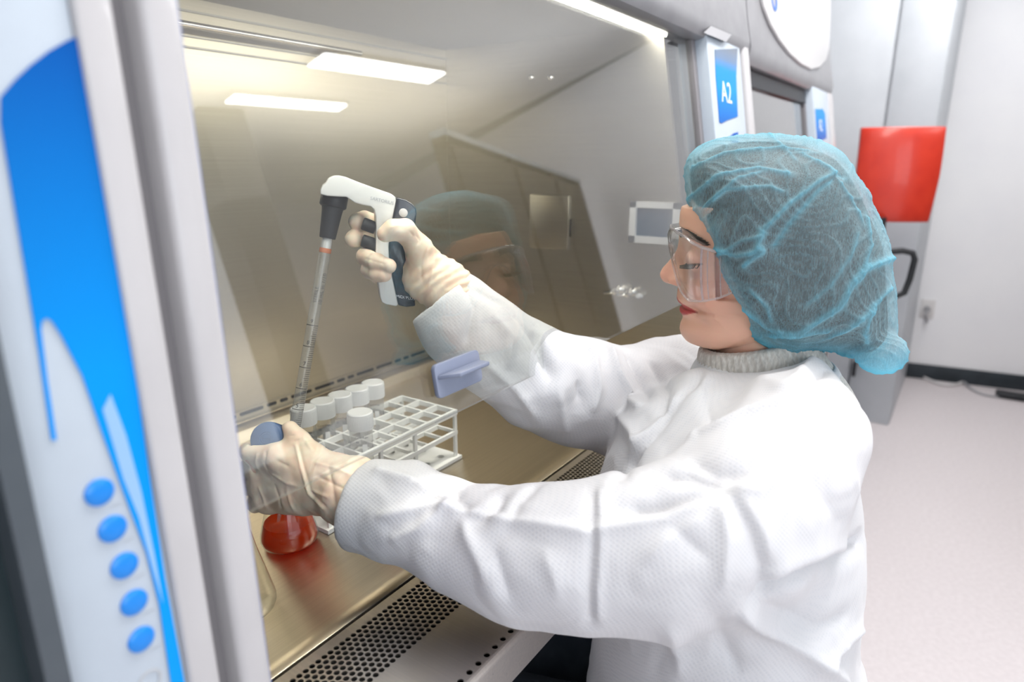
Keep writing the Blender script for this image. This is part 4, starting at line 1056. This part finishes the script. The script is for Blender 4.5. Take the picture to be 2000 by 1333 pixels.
# eyebrows and lashes
hairm = mat('dark_hair', (.018, .012, .010), .45)
r_ = random.Random(3)
for sgn in (1, -1):
    eb = MB()
    for k in range(360):
        t = r_.random(); l_ = 15+46*t; u_ = 57.5+5*math.sin(t*2.6)-12*t*t+r_.uniform(-5.6, 5.6)*(1-.45*t)
        p0 = onface(sgn*l_, u_, .0004); p1 = onface(sgn*(l_+6.5), u_+1.5-2.2*t, .0016)
        eb.tube([p0, (p0+p1)/2+HF*.0006, p1], [.0008, .0007, .0003], 4)
    eb.build('eyebrow', hairm, person)
    el = MB()
    for k in range(26):
        t = k/25; l_ = 23+28*t; u_ = 20.6+((l_-36)/16)**2*2.0
        p0 = onface(sgn*l_, u_, 0.0); dr = HF*(1.0-.5*t)+HL*sgn*(-.15+1.0*t)
        el.tube([p0, p0+dr*.006-HU*.0040, p0+dr*.0125-HU*.0045+HU*.002*t], [.0009, .0007, .0002], 4)
    el.build('eyelashes', hairm, person)

# --- hair and hair net, inflated from one outline
P, lo = grid((-118, -262, -122), (118, 8, 180), 3.2)
dh = smax(inflated(P, ET, -9, 88, 98), lookup(NT, TLO, TH, P[..., 1], P[..., 2])+3, 4)
dh = smax(dh, lookup(NT, TLO, TH, P[..., 1], P[..., 2])+np.interp(P[..., 1], [-150, -80], [13, 5]), 4)
Vq, Fq = surface_nets(dh, lo, 3.2); Vq = lap(Vq, Fq, 2)
Fq_ = Fq[:, ::-1] if np.dot(np.cross(HL, HF), HU) < 0 else Fq
hair = mesh_np('hair', tow(Vq), Fq_, hairm, person)
noise_var(hairm, 60, (.010, .007, .006), (.035, .024, .018), stretch=(1, 1, 4))
P, lo = grid((-128, -272, -134), (128, 12, 190), 1.9)
sd2 = lookup(NT, TLO, TH, P[..., 1], P[..., 2])
dn_ = smax(inflated(P, ET, 0, 94, np.interp(-sd2, [0, 45], [101, 114])), sd2, 9)
dn_ = dn_+ (vnoise(P/1000, 26, 3)-.5)*7+(vnoise(P/1000, 55, 4)-.5)*3
dn_ = smin(dn_, ell(P, (70, -222, -88), (34, 28, 24)), 10)
Vn, Fn = surface_nets(dn_, lo, 1.9); Vn = lap(Vn, Fn, 2)
Vnw = tow(Vn)
if np.dot(np.cross(HL, HF), HU) < 0: Fn = Fn[:, ::-1]
Nn = vnormals(Vnw, Fn)
if np.mean(np.sum(Nn*(Vnw-Vnw.mean(0)), 1)) < 0: Fn = Fn[:, ::-1]; Nn = -Nn
netcr = [([(1345, 390), (1400, 345), (1480, 330), (1560, 345)], .005, .004), ([(1380, 400), (1440, 350), (1500, 335)], .004, .003), ([(1350, 330), (1420, 300), (1520, 290), (1600, 300)], .004, .004),
         ([(1490, 450), (1540, 400), (1600, 355), (1640, 335)], .005, .004), ([(1490, 450), (1480, 480), (1490, 500)], .005, .005), ([(1385, 480), (1440, 500), (1490, 490), (1440, 530)], .005, .004),
         ([(1690, 420), (1700, 480), (1680, 540), (1670, 560)], .004, .004), ([(1740, 505), (1690, 525), (1665, 550), (1640, 600), (1560, 650), (1490, 655)], .007, .005), ([(1740, 560), (1700, 600), (1690, 650), (1700, 680)], .005, .004),
         ([(1450, 600), (1500, 640), (1560, 655), (1640, 640)], .005, .005), ([(1460, 560), (1500, 600), (1510, 640)], .004, .004), ([(1560, 300), (1620, 330), (1660, 390), (1690, 450)], .004, .004),
         ([(1650, 350), (1640, 340), (1600, 370), (1540, 440), (1500, 500)], -.004, .005), ([(1360, 420), (1420, 370), (1500, 365), (1540, 380)], .004, .003), ([(1500, 262), (1540, 300), (1560, 320)], .003, .003),
         ([(1570, 600), (1620, 560), (1660, 500), (1680, 440)], .003, .004), ([(1400, 500), (1450, 470), (1500, 460)], .0035, .003), ([(1710, 600), (1660, 640), (1600, 665)], .005, .005)]
fold = np.zeros(len(Vnw)); V0 = Vnw.copy()
Vnw = creases(Vnw, Fn, Nn, [(a_, b_*.8, c_*.7) for a_, b_, c_ in netcr])
fold = np.abs(((Vnw-V0)*Nn).sum(1))
q_ = V0*1.0
wv = tri(vnoise(q_, 14, 8)*5+vnoise(q_, 30, 12)*1.5); rid = np.clip(1-np.abs(wv)*3, 0, 1)
Vnw = Vnw+Nn*(rid*.0016)[:, None]
op = np.clip(fold/.0032, 0, 1)*.6+rid*.18
low = np.clip((-(Vn[:, 2])-48-.22*(-(Vn[:, 1])-100))/30, 0, 1)
edge = np.clip(1+(lookup(NT, TLO, TH, Vn[:, 1], Vn[:, 2]))/16, 0, 1)*(np.abs(Vn[:, 0]) > 0)
op = np.clip(op+low*.75+edge*.45, 0, 1)
net = mesh_np('hair_net', Vnw, Fn, None, person)
na = net.data.attributes.new('fold', 'FLOAT', 'POINT'); na.data.foreach_set('value', op.astype(np.float32))
mn = bpy.data.materials.new('blue_nonwoven_net'); mn.use_nodes = True; mn.node_tree.nodes.clear()
out = N(mn, 'ShaderNodeOutputMaterial'); tr = N(mn, 'ShaderNodeBsdfTransparent'); df = N(mn, 'ShaderNodeBsdfDiffuse'); tlc = N(mn, 'ShaderNodeBsdfTranslucent')
tcn = N(mn, 'ShaderNodeTexCoord'); mp = N(mn, 'ShaderNodeMapping'); mp.inputs['Scale'].default_value = (1, 1, .22); mp.inputs['Rotation'].default_value = (.5, .3, 0); L(mn, tcn.outputs['Object'], mp.inputs[0])
fb1 = N(mn, 'ShaderNodeTexNoise'); fb1.inputs['Scale'].default_value = 800; fb1.inputs['Detail'].default_value = 3; L(mn, mp.outputs[0], fb1.inputs['Vector'])
mp3 = N(mn, 'ShaderNodeMapping'); mp3.inputs['Scale'].default_value = (1, 1, .25); mp3.inputs['Rotation'].default_value = (-.9, .2, .4); L(mn, tcn.outputs['Object'], mp3.inputs[0])
fb2 = N(mn, 'ShaderNodeTexNoise'); fb2.inputs['Scale'].default_value = 620; fb2.inputs['Detail'].default_value = 3; L(mn, mp3.outputs[0], fb2.inputs['Vector'])
mxn = N(mn, 'ShaderNodeMath', operation='MAXIMUM'); L(mn, fb1.outputs[0], mxn.inputs[0]); L(mn, fb2.outputs[0], mxn.inputs[1])
mrn = N(mn, 'ShaderNodeMapRange'); mrn.inputs[1].default_value = .42; mrn.inputs[2].default_value = .72; mrn.inputs[3].default_value = .20; mrn.inputs[4].default_value = .50; L(mn, mxn.outputs[0], mrn.inputs[0])
atn = N(mn, 'ShaderNodeAttribute', attribute_name='fold'); lw = N(mn, 'ShaderNodeLayerWeight'); lw.inputs[0].default_value = .35
ad1 = N(mn, 'ShaderNodeMath', operation='MULTIPLY_ADD'); L(mn, atn.outputs['Fac'], ad1.inputs[0]); ad1.inputs[1].default_value = .55; L(mn, mrn.outputs[0], ad1.inputs[2])
ad2 = N(mn, 'ShaderNodeMath', operation='MULTIPLY_ADD', use_clamp=True); L(mn, lw.outputs['Facing'], ad2.inputs[0]); ad2.inputs[1].default_value = .30; L(mn, ad1.outputs[0], ad2.inputs[2])
cmix = N(mn, 'ShaderNodeMixRGB'); cmix.inputs[1].default_value = (.44, .62, .68, 1); cmix.inputs[2].default_value = (.20, .62, .80, 1); L(mn, atn.outputs['Fac'], cmix.inputs[0])
for s_ in (df, tlc): L(mn, cmix.outputs[0], s_.inputs[0])
m1 = N(mn, 'ShaderNodeMixShader'); m1.inputs[0].default_value = .4; L(mn, df.outputs[0], m1.inputs[1]); L(mn, tlc.outputs[0], m1.inputs[2])
m2 = N(mn, 'ShaderNodeMixShader'); L(mn, ad2.outputs[0], m2.inputs[0]); L(mn, tr.outputs[0], m2.inputs[1]); L(mn, m1.outputs[0], m2.inputs[2]); L(mn, m2.outputs[0], out.inputs[0])
net.data.materials.append(mn)

# --- safety goggles
gg = MB()
def gpath(t):  # t -1..1 from her right temple round the front to her left
    a = abs(t); s = 1 if t >= 0 else -1
    kp = [(0, 0, 13), (.18, 22, 12), (.36, 44, 5), (.5, 62, -5), (.58, 73, -13), (.64, 79, -24), (.82, 84, -45), (1.0, 87, -72)]
    ls = np.interp(a, [k[0] for k in kp], [k[1] for k in kp]); fs = np.interp(a, [k[0] for k in kp], [k[2] for k in kp]); return s*ls, fs
def gtop(t): return np.interp(abs(t), [0, .3, .5, .64, .8, 1], [66, 64, 58, 46, 40, 36])
def gbot(t): return np.interp(abs(t), [0, .10, .18, .3, .42, .52, .64, .8, 1], [42, 36, 24, 5, -12, -19, -18, -14, -2])
nT, nV = 96, 14
V = []; F = []
for side_ in (0, 1):
    for i in range(nT+1):
        t = -1+2*i/nT; l_, f_ = gpath(t); t2_ = t+.001 if t < .99 else t-.001; l2, f2 = gpath(t2_); tg = np.array([l2-l_, f2-f_])*(1 if t < .99 else -1); tg /= np.linalg.norm(tg)+1e-9; nn = np.array([-tg[1], tg[0]])
        for j in range(nV+1):
            v = j/nV; z = gbot(t)+(gtop(t)-gbot(t))*v; bul = -5*(2*v-1)**2+2.5
            q = np.array([l_, f_])+nn*(bul-(2.6 if side_ else 0)); V.append(hw(q[0], q[1], z))
n1 = (nT+1)*(nV+1)
for i in range(nT):
    for j in range(nV):
        a = i*(nV+1)+j; F.append((a, a+1, a+nV+2, a+nV+1)); F.append((n1+a, n1+a+nV+1, n1+a+nV+2, n1+a+1))
rim = [j for j in range(nV+1)]+[(i+1)*(nV+1)+nV for i in range(nT)]+[nT*(nV+1)+j for j in range(nV-1, -1, -1)]+[i*(nV+1) for i in range(nT-1, 0, -1)]
for a, b in zip(rim, rim[1:]+rim[:1]): F.append((a, b, n1+b, n1+a))
gcl = clear_plastic('clear_polycarbonate', (.985, .985, .99), .018, (.9, .9, .95), 1.5)
gob = empty('safety_goggles', tuple(hw(0, 17, 60)), 'clear plastic wraparound safety goggles worn on the face', 'goggles')
MB().add(V, F).build('lens', gcl, gob, smooth=True, auto=50)
grim = clear_plastic('clear_rim', (.95, .95, .96), .25, (.85, .80, .80), 2.2)
def gp(t, v, o=0.): l_, f_ = gpath(t); z = gbot(t)+(gtop(t)-gbot(t))*v; bul = -5*(2*v-1)**2+2.5; return hw(l_*(1+o/90), f_+bul*max(0, 1-abs(t))+o*.4, z)
MB().tube([gp(t, 1.0, 1) for t in np.linspace(-1, 1, 70)], .0017, 8).build('upper_rim', grim, gob, smooth=True)
MB().tube([gp(t, 0.0, 1) for t in np.linspace(-1, 1, 70)], .0013, 8).build('lower_rim', grim, gob, smooth=True)
fl = MB()
for tt in np.linspace(-.62, .62, 50): pass
T_ = np.linspace(-.64, .64, 60); A_ = [gp(t, 1.0, 0) for t in T_]; B_ = [gp(t, 1.0, 0)-HF*.013*(1-abs(t))-HL*np.sign(t)*.010*abs(t)+HU*.001 for t in T_]
V = A_+B_+[p+HU*.0018 for p in A_]+[p+HU*.0018 for p in B_]; n = 60; F = []
for i in range(n-1): F += [(i, i+1, n+i+1, n+i), (2*n+i, 3*n+i, 3*n+i+1, 2*n+i+1), (i, 2*n+i, 2*n+i+1, i+1), (n+i, n+i+1, 3*n+i+1, 3*n+i)]
MB().add(V, F).build('brow_flange', gcl, gob, smooth=True)
for sg in (1, -1):
    for tt in (.64, .70, .82, .88): MB().tube([gp(sg*tt, v, 1.0) for v in np.linspace(.02, .98, 10)], .0014 if tt in (.64,) else .0008, 6).build('side_rib', grim, gob, smooth=True)
    MB().tube([gp(sg*.98, .55), hw(sg*92, -100, 26), hw(sg*93, -125, 14)], [.005, .0035, .003], 8).build('temple_arm', grim, gob, smooth=True)
adopt(gob)

# --- turtleneck
TN = []
c0 = hw(0, -90, -86); c1 = hw(0, -98, -115); c2n = hw(0, -106, -185)
axn = (c2n-c0)/np.linalg.norm(c2n-c0); e1 = HL; e2 = np.cross(axn, e1)
nr, nc = 26, 300; V = []; F = []
for j in range(nr+1):
    v = j/nr; c = c0*(1-v)**2+2*c1*v*(1-v)+c2n*v*v
    R0 = .0665+.005*math.sin(v*PI)+.040*v*v+.002*math.sin(v*9)
    for i in range(nc):
        a = 2*PI*i/nc; rib = .0011*(math.cos(a*56+.8*math.sin(v*5)))*(1 if j else .5)
        V.append(c+(e1*math.cos(a)*.98+e2*math.sin(a)*1.02)*(R0+rib-(.006 if j == 0 else 0)))
for j in range(nr):
    for i in range(nc): F.append((j*nc+i, j*nc+(i+1) % nc, (j+1)*nc+(i+1) % nc, (j+1)*nc+i))
mk = noise_var(mat('oatmeal_rib_knit', rough=.9, sheen=.4), 260, (.50, .48, .44), (.74, .72, .67), stretch=(1, 1, .3), bump=.25, dist=.0015)
tn_ = MB().add(V, F).build('turtleneck', mk, person, smooth=True, auto=80)
m_ = tn_.modifiers.new('thickness', 'SOLIDIFY'); m_.thickness = .004

# --- gown: torso outline given depth, two sleeves, hollow cuffs; then folds
P, lo = grid((.42, -.22, .52), (1.28, .66, 1.32), .0036)
d = gown_solid(P)
# open the cuffs and cut their ends
for (q0, q1, r0, ex) in (((700, 986, .788), (800, 1018, .765), .044, (.012, .006)), ((862, 582, .885), (935, 664, .896), .0435, (.014, .002))):
    a, b = at(*q0), at(*q1); ax_ = (b-a)/np.linalg.norm(b-a)
    hcut = (P-(a+ax_*ex[1]).astype(np.float32))@ax_
    near = np.linalg.norm(P-a, axis=-1) < .12
    cutp = np.where(near, -hcut-.004, -1)
    d = np.where(near, smax(d, cutp, .003), d)
    inner = rcone(P, a-ax_*.03, a+ax_*.05, r0-.0005, r0-.004); d = smax(d, -inner, .003)
# neck opening
nk = rcone(P, hw(0, -85, -60), hw(0, -108, -150), .071, .076); d = smax(d, -nk, .008)
Vg, Fg = surface_nets(d, lo, .0036); Vg = lap(Vg, Fg, 2)
Ng = vnormals(Vg, Fg)
if np.mean(np.sum(Ng*(Vg-Vg.mean(0)), 1)) < 0: Fg = Fg[:, ::-1]; Ng = -Ng
inside_cuff = np.zeros(len(Vg), bool)
for q0 in ((700, 986, .788), (862, 582, .885)): inside_cuff |= np.linalg.norm(Vg-at(*q0), axis=1) < .03
gown_cr = [
    # left sleeve
    ([(730, 1010), (850, 990), (1000, 1018), (1150, 1040), (1300, 1012), (1400, 965)], .006, .009),
    ([(1158, 955), (1160, 1050), (1152, 1150), (1155, 1236)], -.006, .007),
    ([(1170, 955), (1172, 1050), (1166, 1150), (1168, 1230)], .004, .007),
    ([(725, 915), (800, 940), (885, 985), (820, 1035), (745, 1060)], .006, .010), ([(860, 940), (840, 1000)], -.005, .010),
    ([(985, 960), (965, 1000), (920, 1030)], -.008, .010), ([(880, 940), (900, 985), (930, 1010)], -.008, .008), ([(1050, 945), (1010, 985), (1000, 1040)], -.005, .010),
    ([(960, 1060), (980, 1130), (1000, 1190)], -.004, .012), ([(900, 1010), (930, 1080), (960, 1160)], .005, .012), ([(1060, 1060), (1085, 1130), (1100, 1190)], .005, .014),
    ([(1405, 955), (1300, 985), (1200, 1000)], -.010, .010), ([(1410, 945), (1340, 920), (1270, 925)], -.012, .010), ([(1405, 950), (1480, 960), (1560, 900), (1620, 800)], .006, .012),
    ([(1420, 960), (1470, 1040), (1490, 1110), (1480, 1165)], -.009, .011), ([(1440, 960), (1490, 1050), (1505, 1120)], .006, .012), ([(1410, 965), (1420, 1060), (1405, 1180)], .006, .012),
    ([(1395, 1000), (1300, 1060), (1240, 1120)], .004, .013), ([(1300, 1020), (1370, 1080), (1400, 1110)], -.004, .012),
    ([(1480, 1165), (1560, 1125), (1640, 1090), (1700, 1050)], -.016, .010), ([(1480, 1150), (1570, 1100), (1660, 1060)], .006, .014),
    # shoulder and torso
    ([(1560, 790), (1510, 870), (1450, 925), (1405, 948)], -.007, .009), ([(1555, 785), (1460, 810), (1370, 850), (1330, 880)], .009, .011), ([(1340, 890), (1400, 920), (1480, 915)], -.007, .014),
    ([(1395, 725), (1340, 800), (1285, 880), (1230, 960)], .009, .009), ([(1375, 720), (1320, 790), (1260, 870), (1200, 950)], -.007, .008), ([(1390, 735), (1380, 790), (1390, 850)], -.005, .009),
    ([(1330, 770), (1280, 830), (1225, 890)], .006, .008), ([(1640, 700), (1580, 750), (1545, 775)], -.007, .008), ([(1590, 700), (1560, 740), (1530, 765)], .007, .009),
    ([(1480, 740), (1540, 760), (1640, 760)], .004, .014), ([(1600, 820), (1650, 900), (1680, 980)], .005, .018), ([(1560, 900), (1620, 980), (1660, 1040)], -.004, .018),
    ([(1440, 1190), (1520, 1240), (1600, 1290), (1660, 1340)], .010, .012), ([(1480, 1180), (1600, 1230), (1680, 1200)], -.008, .014), ([(1600, 1300), (1650, 1260), (1690, 1220)], .006, .010),
    ([(1180, 1240), (1230, 1290), (1250, 1340)], -.006, .014), ([(1300, 1210), (1330, 1280), (1330, 1340)], .006, .016), ([(1400, 1200), (1420, 1280), (1460, 1340)], -.006, .014),
    # right sleeve
    ([(905, 545), (925, 600), (905, 690)], -.005, .007), ([(925, 560), (990, 600), (1060, 680), (1080, 760)], -.005, .010), ([(1046, 640), (1062, 690), (1075, 740)], -.009, .009),
    ([(1090, 630), (1160, 690), (1170, 760), (1150, 820)], .007, .010), ([(1185, 668), (1205, 730), (1240, 790), (1260, 800)], .009, .009), ([(1225, 690), (1250, 740), (1268, 780)], -.008, .009), ([(1270, 700), (1300, 760), (1290, 830)], -.008, .010),
    ([(940, 700), (1010, 760), (1060, 830)], .006, .009), ([(1090, 760), (1100, 820), (1110, 850)], .006, .009), ([(1130, 740), (1135, 800)], -.007, .008), ([(1200, 800), (1240, 850), (1250, 880)], .007, .009), ([(960, 610), (1000, 660), (990, 740)], .004, .010)]
Vg2 = creases(Vg, Fg, Ng, [(a_, b_*1.25, c_*.72) for a_, b_, c_ in gown_cr])
am = np.where(inside_cuff, 0, 1.)
n1_ = vnoise(Vg, 7, 21); n2_ = vnoise(Vg, 13, 22)
wv = tri(n1_*3.2+n2_*.9); wv2 = tri(vnoise(Vg, 17, 23)*3+vnoise(Vg, 31, 24)*.8)
Vg2 = Vg2+Ng*(am*(.0016*wv+.0006*wv2))[:, None]
Vg2 = lap(Vg2, Fg, 1, .35)
keep = Vg2[:, 2] > .668
gown = mesh_np('gown', Vg2, Fg, None, person)
mg = bpy.data.materials.new('white_spunbond_gown'); mg.use_nodes = True
b = bsdf(mg); b.inputs['Base Color'].default_value = (.87, .89, .92, 1); b.inputs['Roughness'].default_value = .55; b.inputs['Specular IOR Level'].default_value = .3; b.inputs['Sheen Weight'].default_value = .25
tcg = N(mg, 'ShaderNodeTexCoord'); mpg = N(mg, 'ShaderNodeMapping'); mpg.inputs['Rotation'].default_value = (.6, .35, .5); L(mg, tcg.outputs['Object'], mpg.inputs[0])
vg = N(mg, 'ShaderNodeTexVoronoi'); vg.inputs['Scale'].default_value = 300; vg.inputs['Randomness'].default_value = .05; L(mg, mpg.outputs[0], vg.inputs['Vector'])
crg = N(mg, 'ShaderNodeValToRGB'); crg.color_ramp.elements[0].position = .15; crg.color_ramp.elements[0].color = (.74, .77, .81, 1); crg.color_ramp.elements[1].position = .45; crg.color_ramp.elements[1].color = (.82, .835, .86, 1)
L(mg, vg.outputs['Distance'], crg.inputs[0]); L(mg, crg.outputs[0], b.inputs['Base Color'])
bg_ = N(mg, 'ShaderNodeBump'); bg_.inputs['Strength'].default_value = .35; bg_.inputs['Distance'].default_value = .001; L(mg, vg.outputs['Distance'], bg_.inputs['Height']); L(mg, bg_.outputs[0], b.inputs['Normal'])
tg_ = N(mg, 'ShaderNodeBsdfTranslucent'); tg_.inputs[0].default_value = (.9, .92, .95, 1)
mxg = N(mg, 'ShaderNodeMixShader'); mxg.inputs[0].default_value = .22
og = [n for n in mg.node_tree.nodes if n.type == 'OUTPUT_MATERIAL'][0]; L(mg, b.outputs[0], mxg.inputs[1]); L(mg, tg_.outputs[0], mxg.inputs[2]); L(mg, mxg.outputs[0], og.inputs[0])
gown.data.materials.append(mg)
# skirt of the gown below the frame, over the lap
sk = MB(); V = []; F = []
sc_ = [(1.0, 1.0, .70), (1.05, 1.05, .62), (1.12, 1.15, .52), (1.1, 1.2, .42)]
# collar flaps of the gown
cl_ = MB(); V = []; F = []; na_, nb_ = 90, 8
cA = hw(0, -104, -136); 
for j in range(nb_+1):
    v = j/nb_
    for i in range(na_):
        a = 2*PI*i/na_; open_ = .5+.5*math.cos(a-PI/2*0-math.pi/2)
        rad = .078+.026*v+.006*math.sin(a*3+1)*v; zz = .020-.058*v*v-.014*v+.010*math.sin(a*2)*v
        V.append(cA+e1*math.cos(a)*rad+np.cross(e1, np.array([0, 0, 1]))*math.sin(a)*rad*1.05+np.array([0, 0, zz])+HU*0)
for j in range(nb_):
    for i in range(na_): F.append((j*na_+i, j*na_+(i+1) % na_, (j+1)*na_+(i+1) % na_, (j+1)*na_+i))
co = MB().add(V, F).build('gown_collar', mg, person, smooth=True, auto=80); m_ = co.modifiers.new('thickness', 'SOLIDIFY'); m_.thickness = .0015
# --- gloves
M['glove'] = noise_var(mat('cream_latex_glove', rough=.42, spec=.45, sss=.3), 45, (.86, .66, .51), (.90, .78, .62), lo=.4, hi=.62, bump=.12, dist=.002)
def glove(handf, W, cuff, rad, b0, b1, cut, wr, lab=None):
    P, lo = grid(b0, b1, .0016)
    d, _ = handf(P, .0)
    cf = chain(P, cuff, rad, .01); d = smin(d, cf, .012)
    # stretch wrinkles round the wrist and creases across the knuckles
    ax_ = (cuff[-1]-cuff[0]); ax_ = ax_/np.linalg.norm(ax_); s = (P-cuff[0].astype(np.float32))@ax_
    near = np.exp(-np.clip(np.linalg.norm(P-((cuff[0]+cuff[-1])/2).astype(np.float32), axis=-1)-.03, 0, 1)**2/.0012)
    d = d+near*.0012*tri(((s+.010*vnoise(P, 34, 31)+.004*vnoise(P, 90, 35))*85*wr))+(vnoise(P, 75, 33)-.5)*.0016+(vnoise(P, 170, 34)-.5)*.0007
    d = cut(P, d)
    V_, F_ = surface_nets(d, lo, .0016); V_ = lap(V_, F_, 1, .5); N_ = vnormals(V_, F_)
    if np.mean(np.sum(N_*(V_-V_.mean(0)), 1)) < 0: F_ = F_[:, ::-1]; N_ = -N_
    V_ = creases(V_, F_, N_, lab or [])
    o = mesh_np('glove', V_, F_, M['glove'], person)
    # a rolled bead at the cuff's edge
    return o
b0, b1 = region(rR, .03)
gR = glove(hand_R, None, px3([(862, 552, .885), (878, 570, .885), (895, 590, .886)]), [.030, .0345, .037], b0, b1, lambda P, d: devcut(P, d, .0006), 1.0, [([(800, 452), (808, 462), (803, 470)], -.0012, .0014), ([(812, 458), (820, 470), (814, 480)], -.0012, .0014), ([(760, 445), (775, 441), (790, 441)], .0006, .0015), ([(838, 480), (822, 520), (825, 560)], -.0015, .002), ([(850, 500), (845, 530), (835, 570)], .0012, .002), ([(712, 505), (735, 512), (756, 518)], -.0008, .0012)])
b0, b1 = region(rL, .03)
gL = glove(hand_L, None, px3([(665, 950, .805), (690, 965, .795), (722, 985, .785)]), [.034, .040, .0425], b0, b1, lambda P, d: capcut(P, d), .35, [([(577, 868), (588, 915), (602, 965), (640, 1003)], .0015, .0016), ([(582, 868), (594, 915), (608, 962), (645, 1000)], -.0012, .0020),
    ([(478, 900), (490, 918), (502, 930)], -.0045, .0035), ([(503, 885), (500, 905), (508, 925)], .0018, .002), ([(520, 880), (516, 905), (524, 925)], -.0014, .002), ([(530, 925), (560, 945), (585, 950)], .0014, .0018), ([(540, 900), (570, 915)], -.0012, .0018),
    ([(505, 950), (515, 975), (520, 995)], .0016, .002), ([(535, 945), (545, 975), (550, 1000)], -.0016, .0022), ([(560, 955), (566, 980), (575, 1000)], .0016, .002), ([(590, 850), (600, 868), (612, 884)], .001, .0016), ([(566, 852), (578, 850)], -.0012, .0012), ([(572, 864), (588, 858)], -.0012, .0012),
    ([(615, 905), (655, 915), (690, 930)], .0014, .002), ([(620, 930), (660, 950), (690, 965)], -.0012, .002), ([(610, 960), (650, 975)], .0014, .002), ([(640, 905), (650, 955), (655, 1000)], -.0016, .003)])
def bead(c, axis, rx, ry, r, skew=0.):
    axis = axis/np.linalg.norm(axis); a1 = np.cross(axis, [0, 0, 1]); a1 /= np.linalg.norm(a1); a2 = np.cross(axis, a1)
    return [c+a1*math.cos(t)*rx+a2*math.sin(t)*ry+axis*skew*math.cos(t) for t in np.linspace(0, 2*PI, 49)[:-1]]
# trousers and shoes
P, lo = grid((.45, -.25, .08), (1.25, .74, .78), .014)
lg_ = smin(chain(P, [hipL, knL, ftL+[0, 0, .04]], [.118, .086, .066], .04), chain(P, [hipR, knR, ftR+[0, 0, .04]], [.118, .086, .066], .04), .02)
lg_ = smin(lg_, rcone(P, hipL, hipR, .13, .13), .04)
Vt, Ft = surface_nets(lg_+(vnoise(P, 12, 5)-.5)*.01, lo, .014)
mesh_np('trousers', Vt, Ft, noise_var(mat('dark_slate_trousers', rough=.85), 30, (.025, .035, .05), (.04, .05, .068)), person)
for ft in (ftL, ftR):
    sh = MB(); V = []; F = []
    P, lo = grid(ft+[-.10, -.10, -.17], ft+[.10, .24, .04], .008)
    dd = smin(rcone(P, ft+[0, 0, -.09], ft+[-.01, .15, -.115], .05, .038), rcone(P, ft+[0, 0, .0], ft+[0, 0, -.10], .055, .05), .03)
    dd = smax(dd, (ft[2]-.155)-P[..., 2], .006)
    V_, F_ = surface_nets(dd, lo, .008); mesh_np('shoe', V_, F_, M['white_gloss'], person)
adopt(person)

# the stool she sits on
so = np.array([.85, .10, 0])
sto = empty('lab_stool', tuple(so), 'black round lab stool under the seated person', 'stool')
MB().lathe([(.001, .40), (.20, .405), (.235, .43), (.24, .46), (.22, .485), (.001, .49)], so-[0, 0, .05], (0, 0, 1), 44, cap=False).build('seat', M['rubber'], sto, smooth=True)
MB().lathe([(.03, .07), (.03, .36)], so, (0, 0, 1), 20).build('gas_column', M['chrome'], sto, smooth=True)
for k in range(5):
    a = k*2*PI/5+.9; e = so+np.array([math.cos(a)*.30, math.sin(a)*.30, .075])
    lg = MB().tube([so+[0, 0, .10], e], [.022, .015], 8).build('base_leg', M['rubber'], sto)
    MB().lathe([(.012, -.014), (.026, -.012), (.026, .012), (.012, .014)], e-np.array([0, 0, .048]), (math.sin(a), -math.cos(a), 0), 16).build('castor', M['rubber'], lg)
adopt(sto)
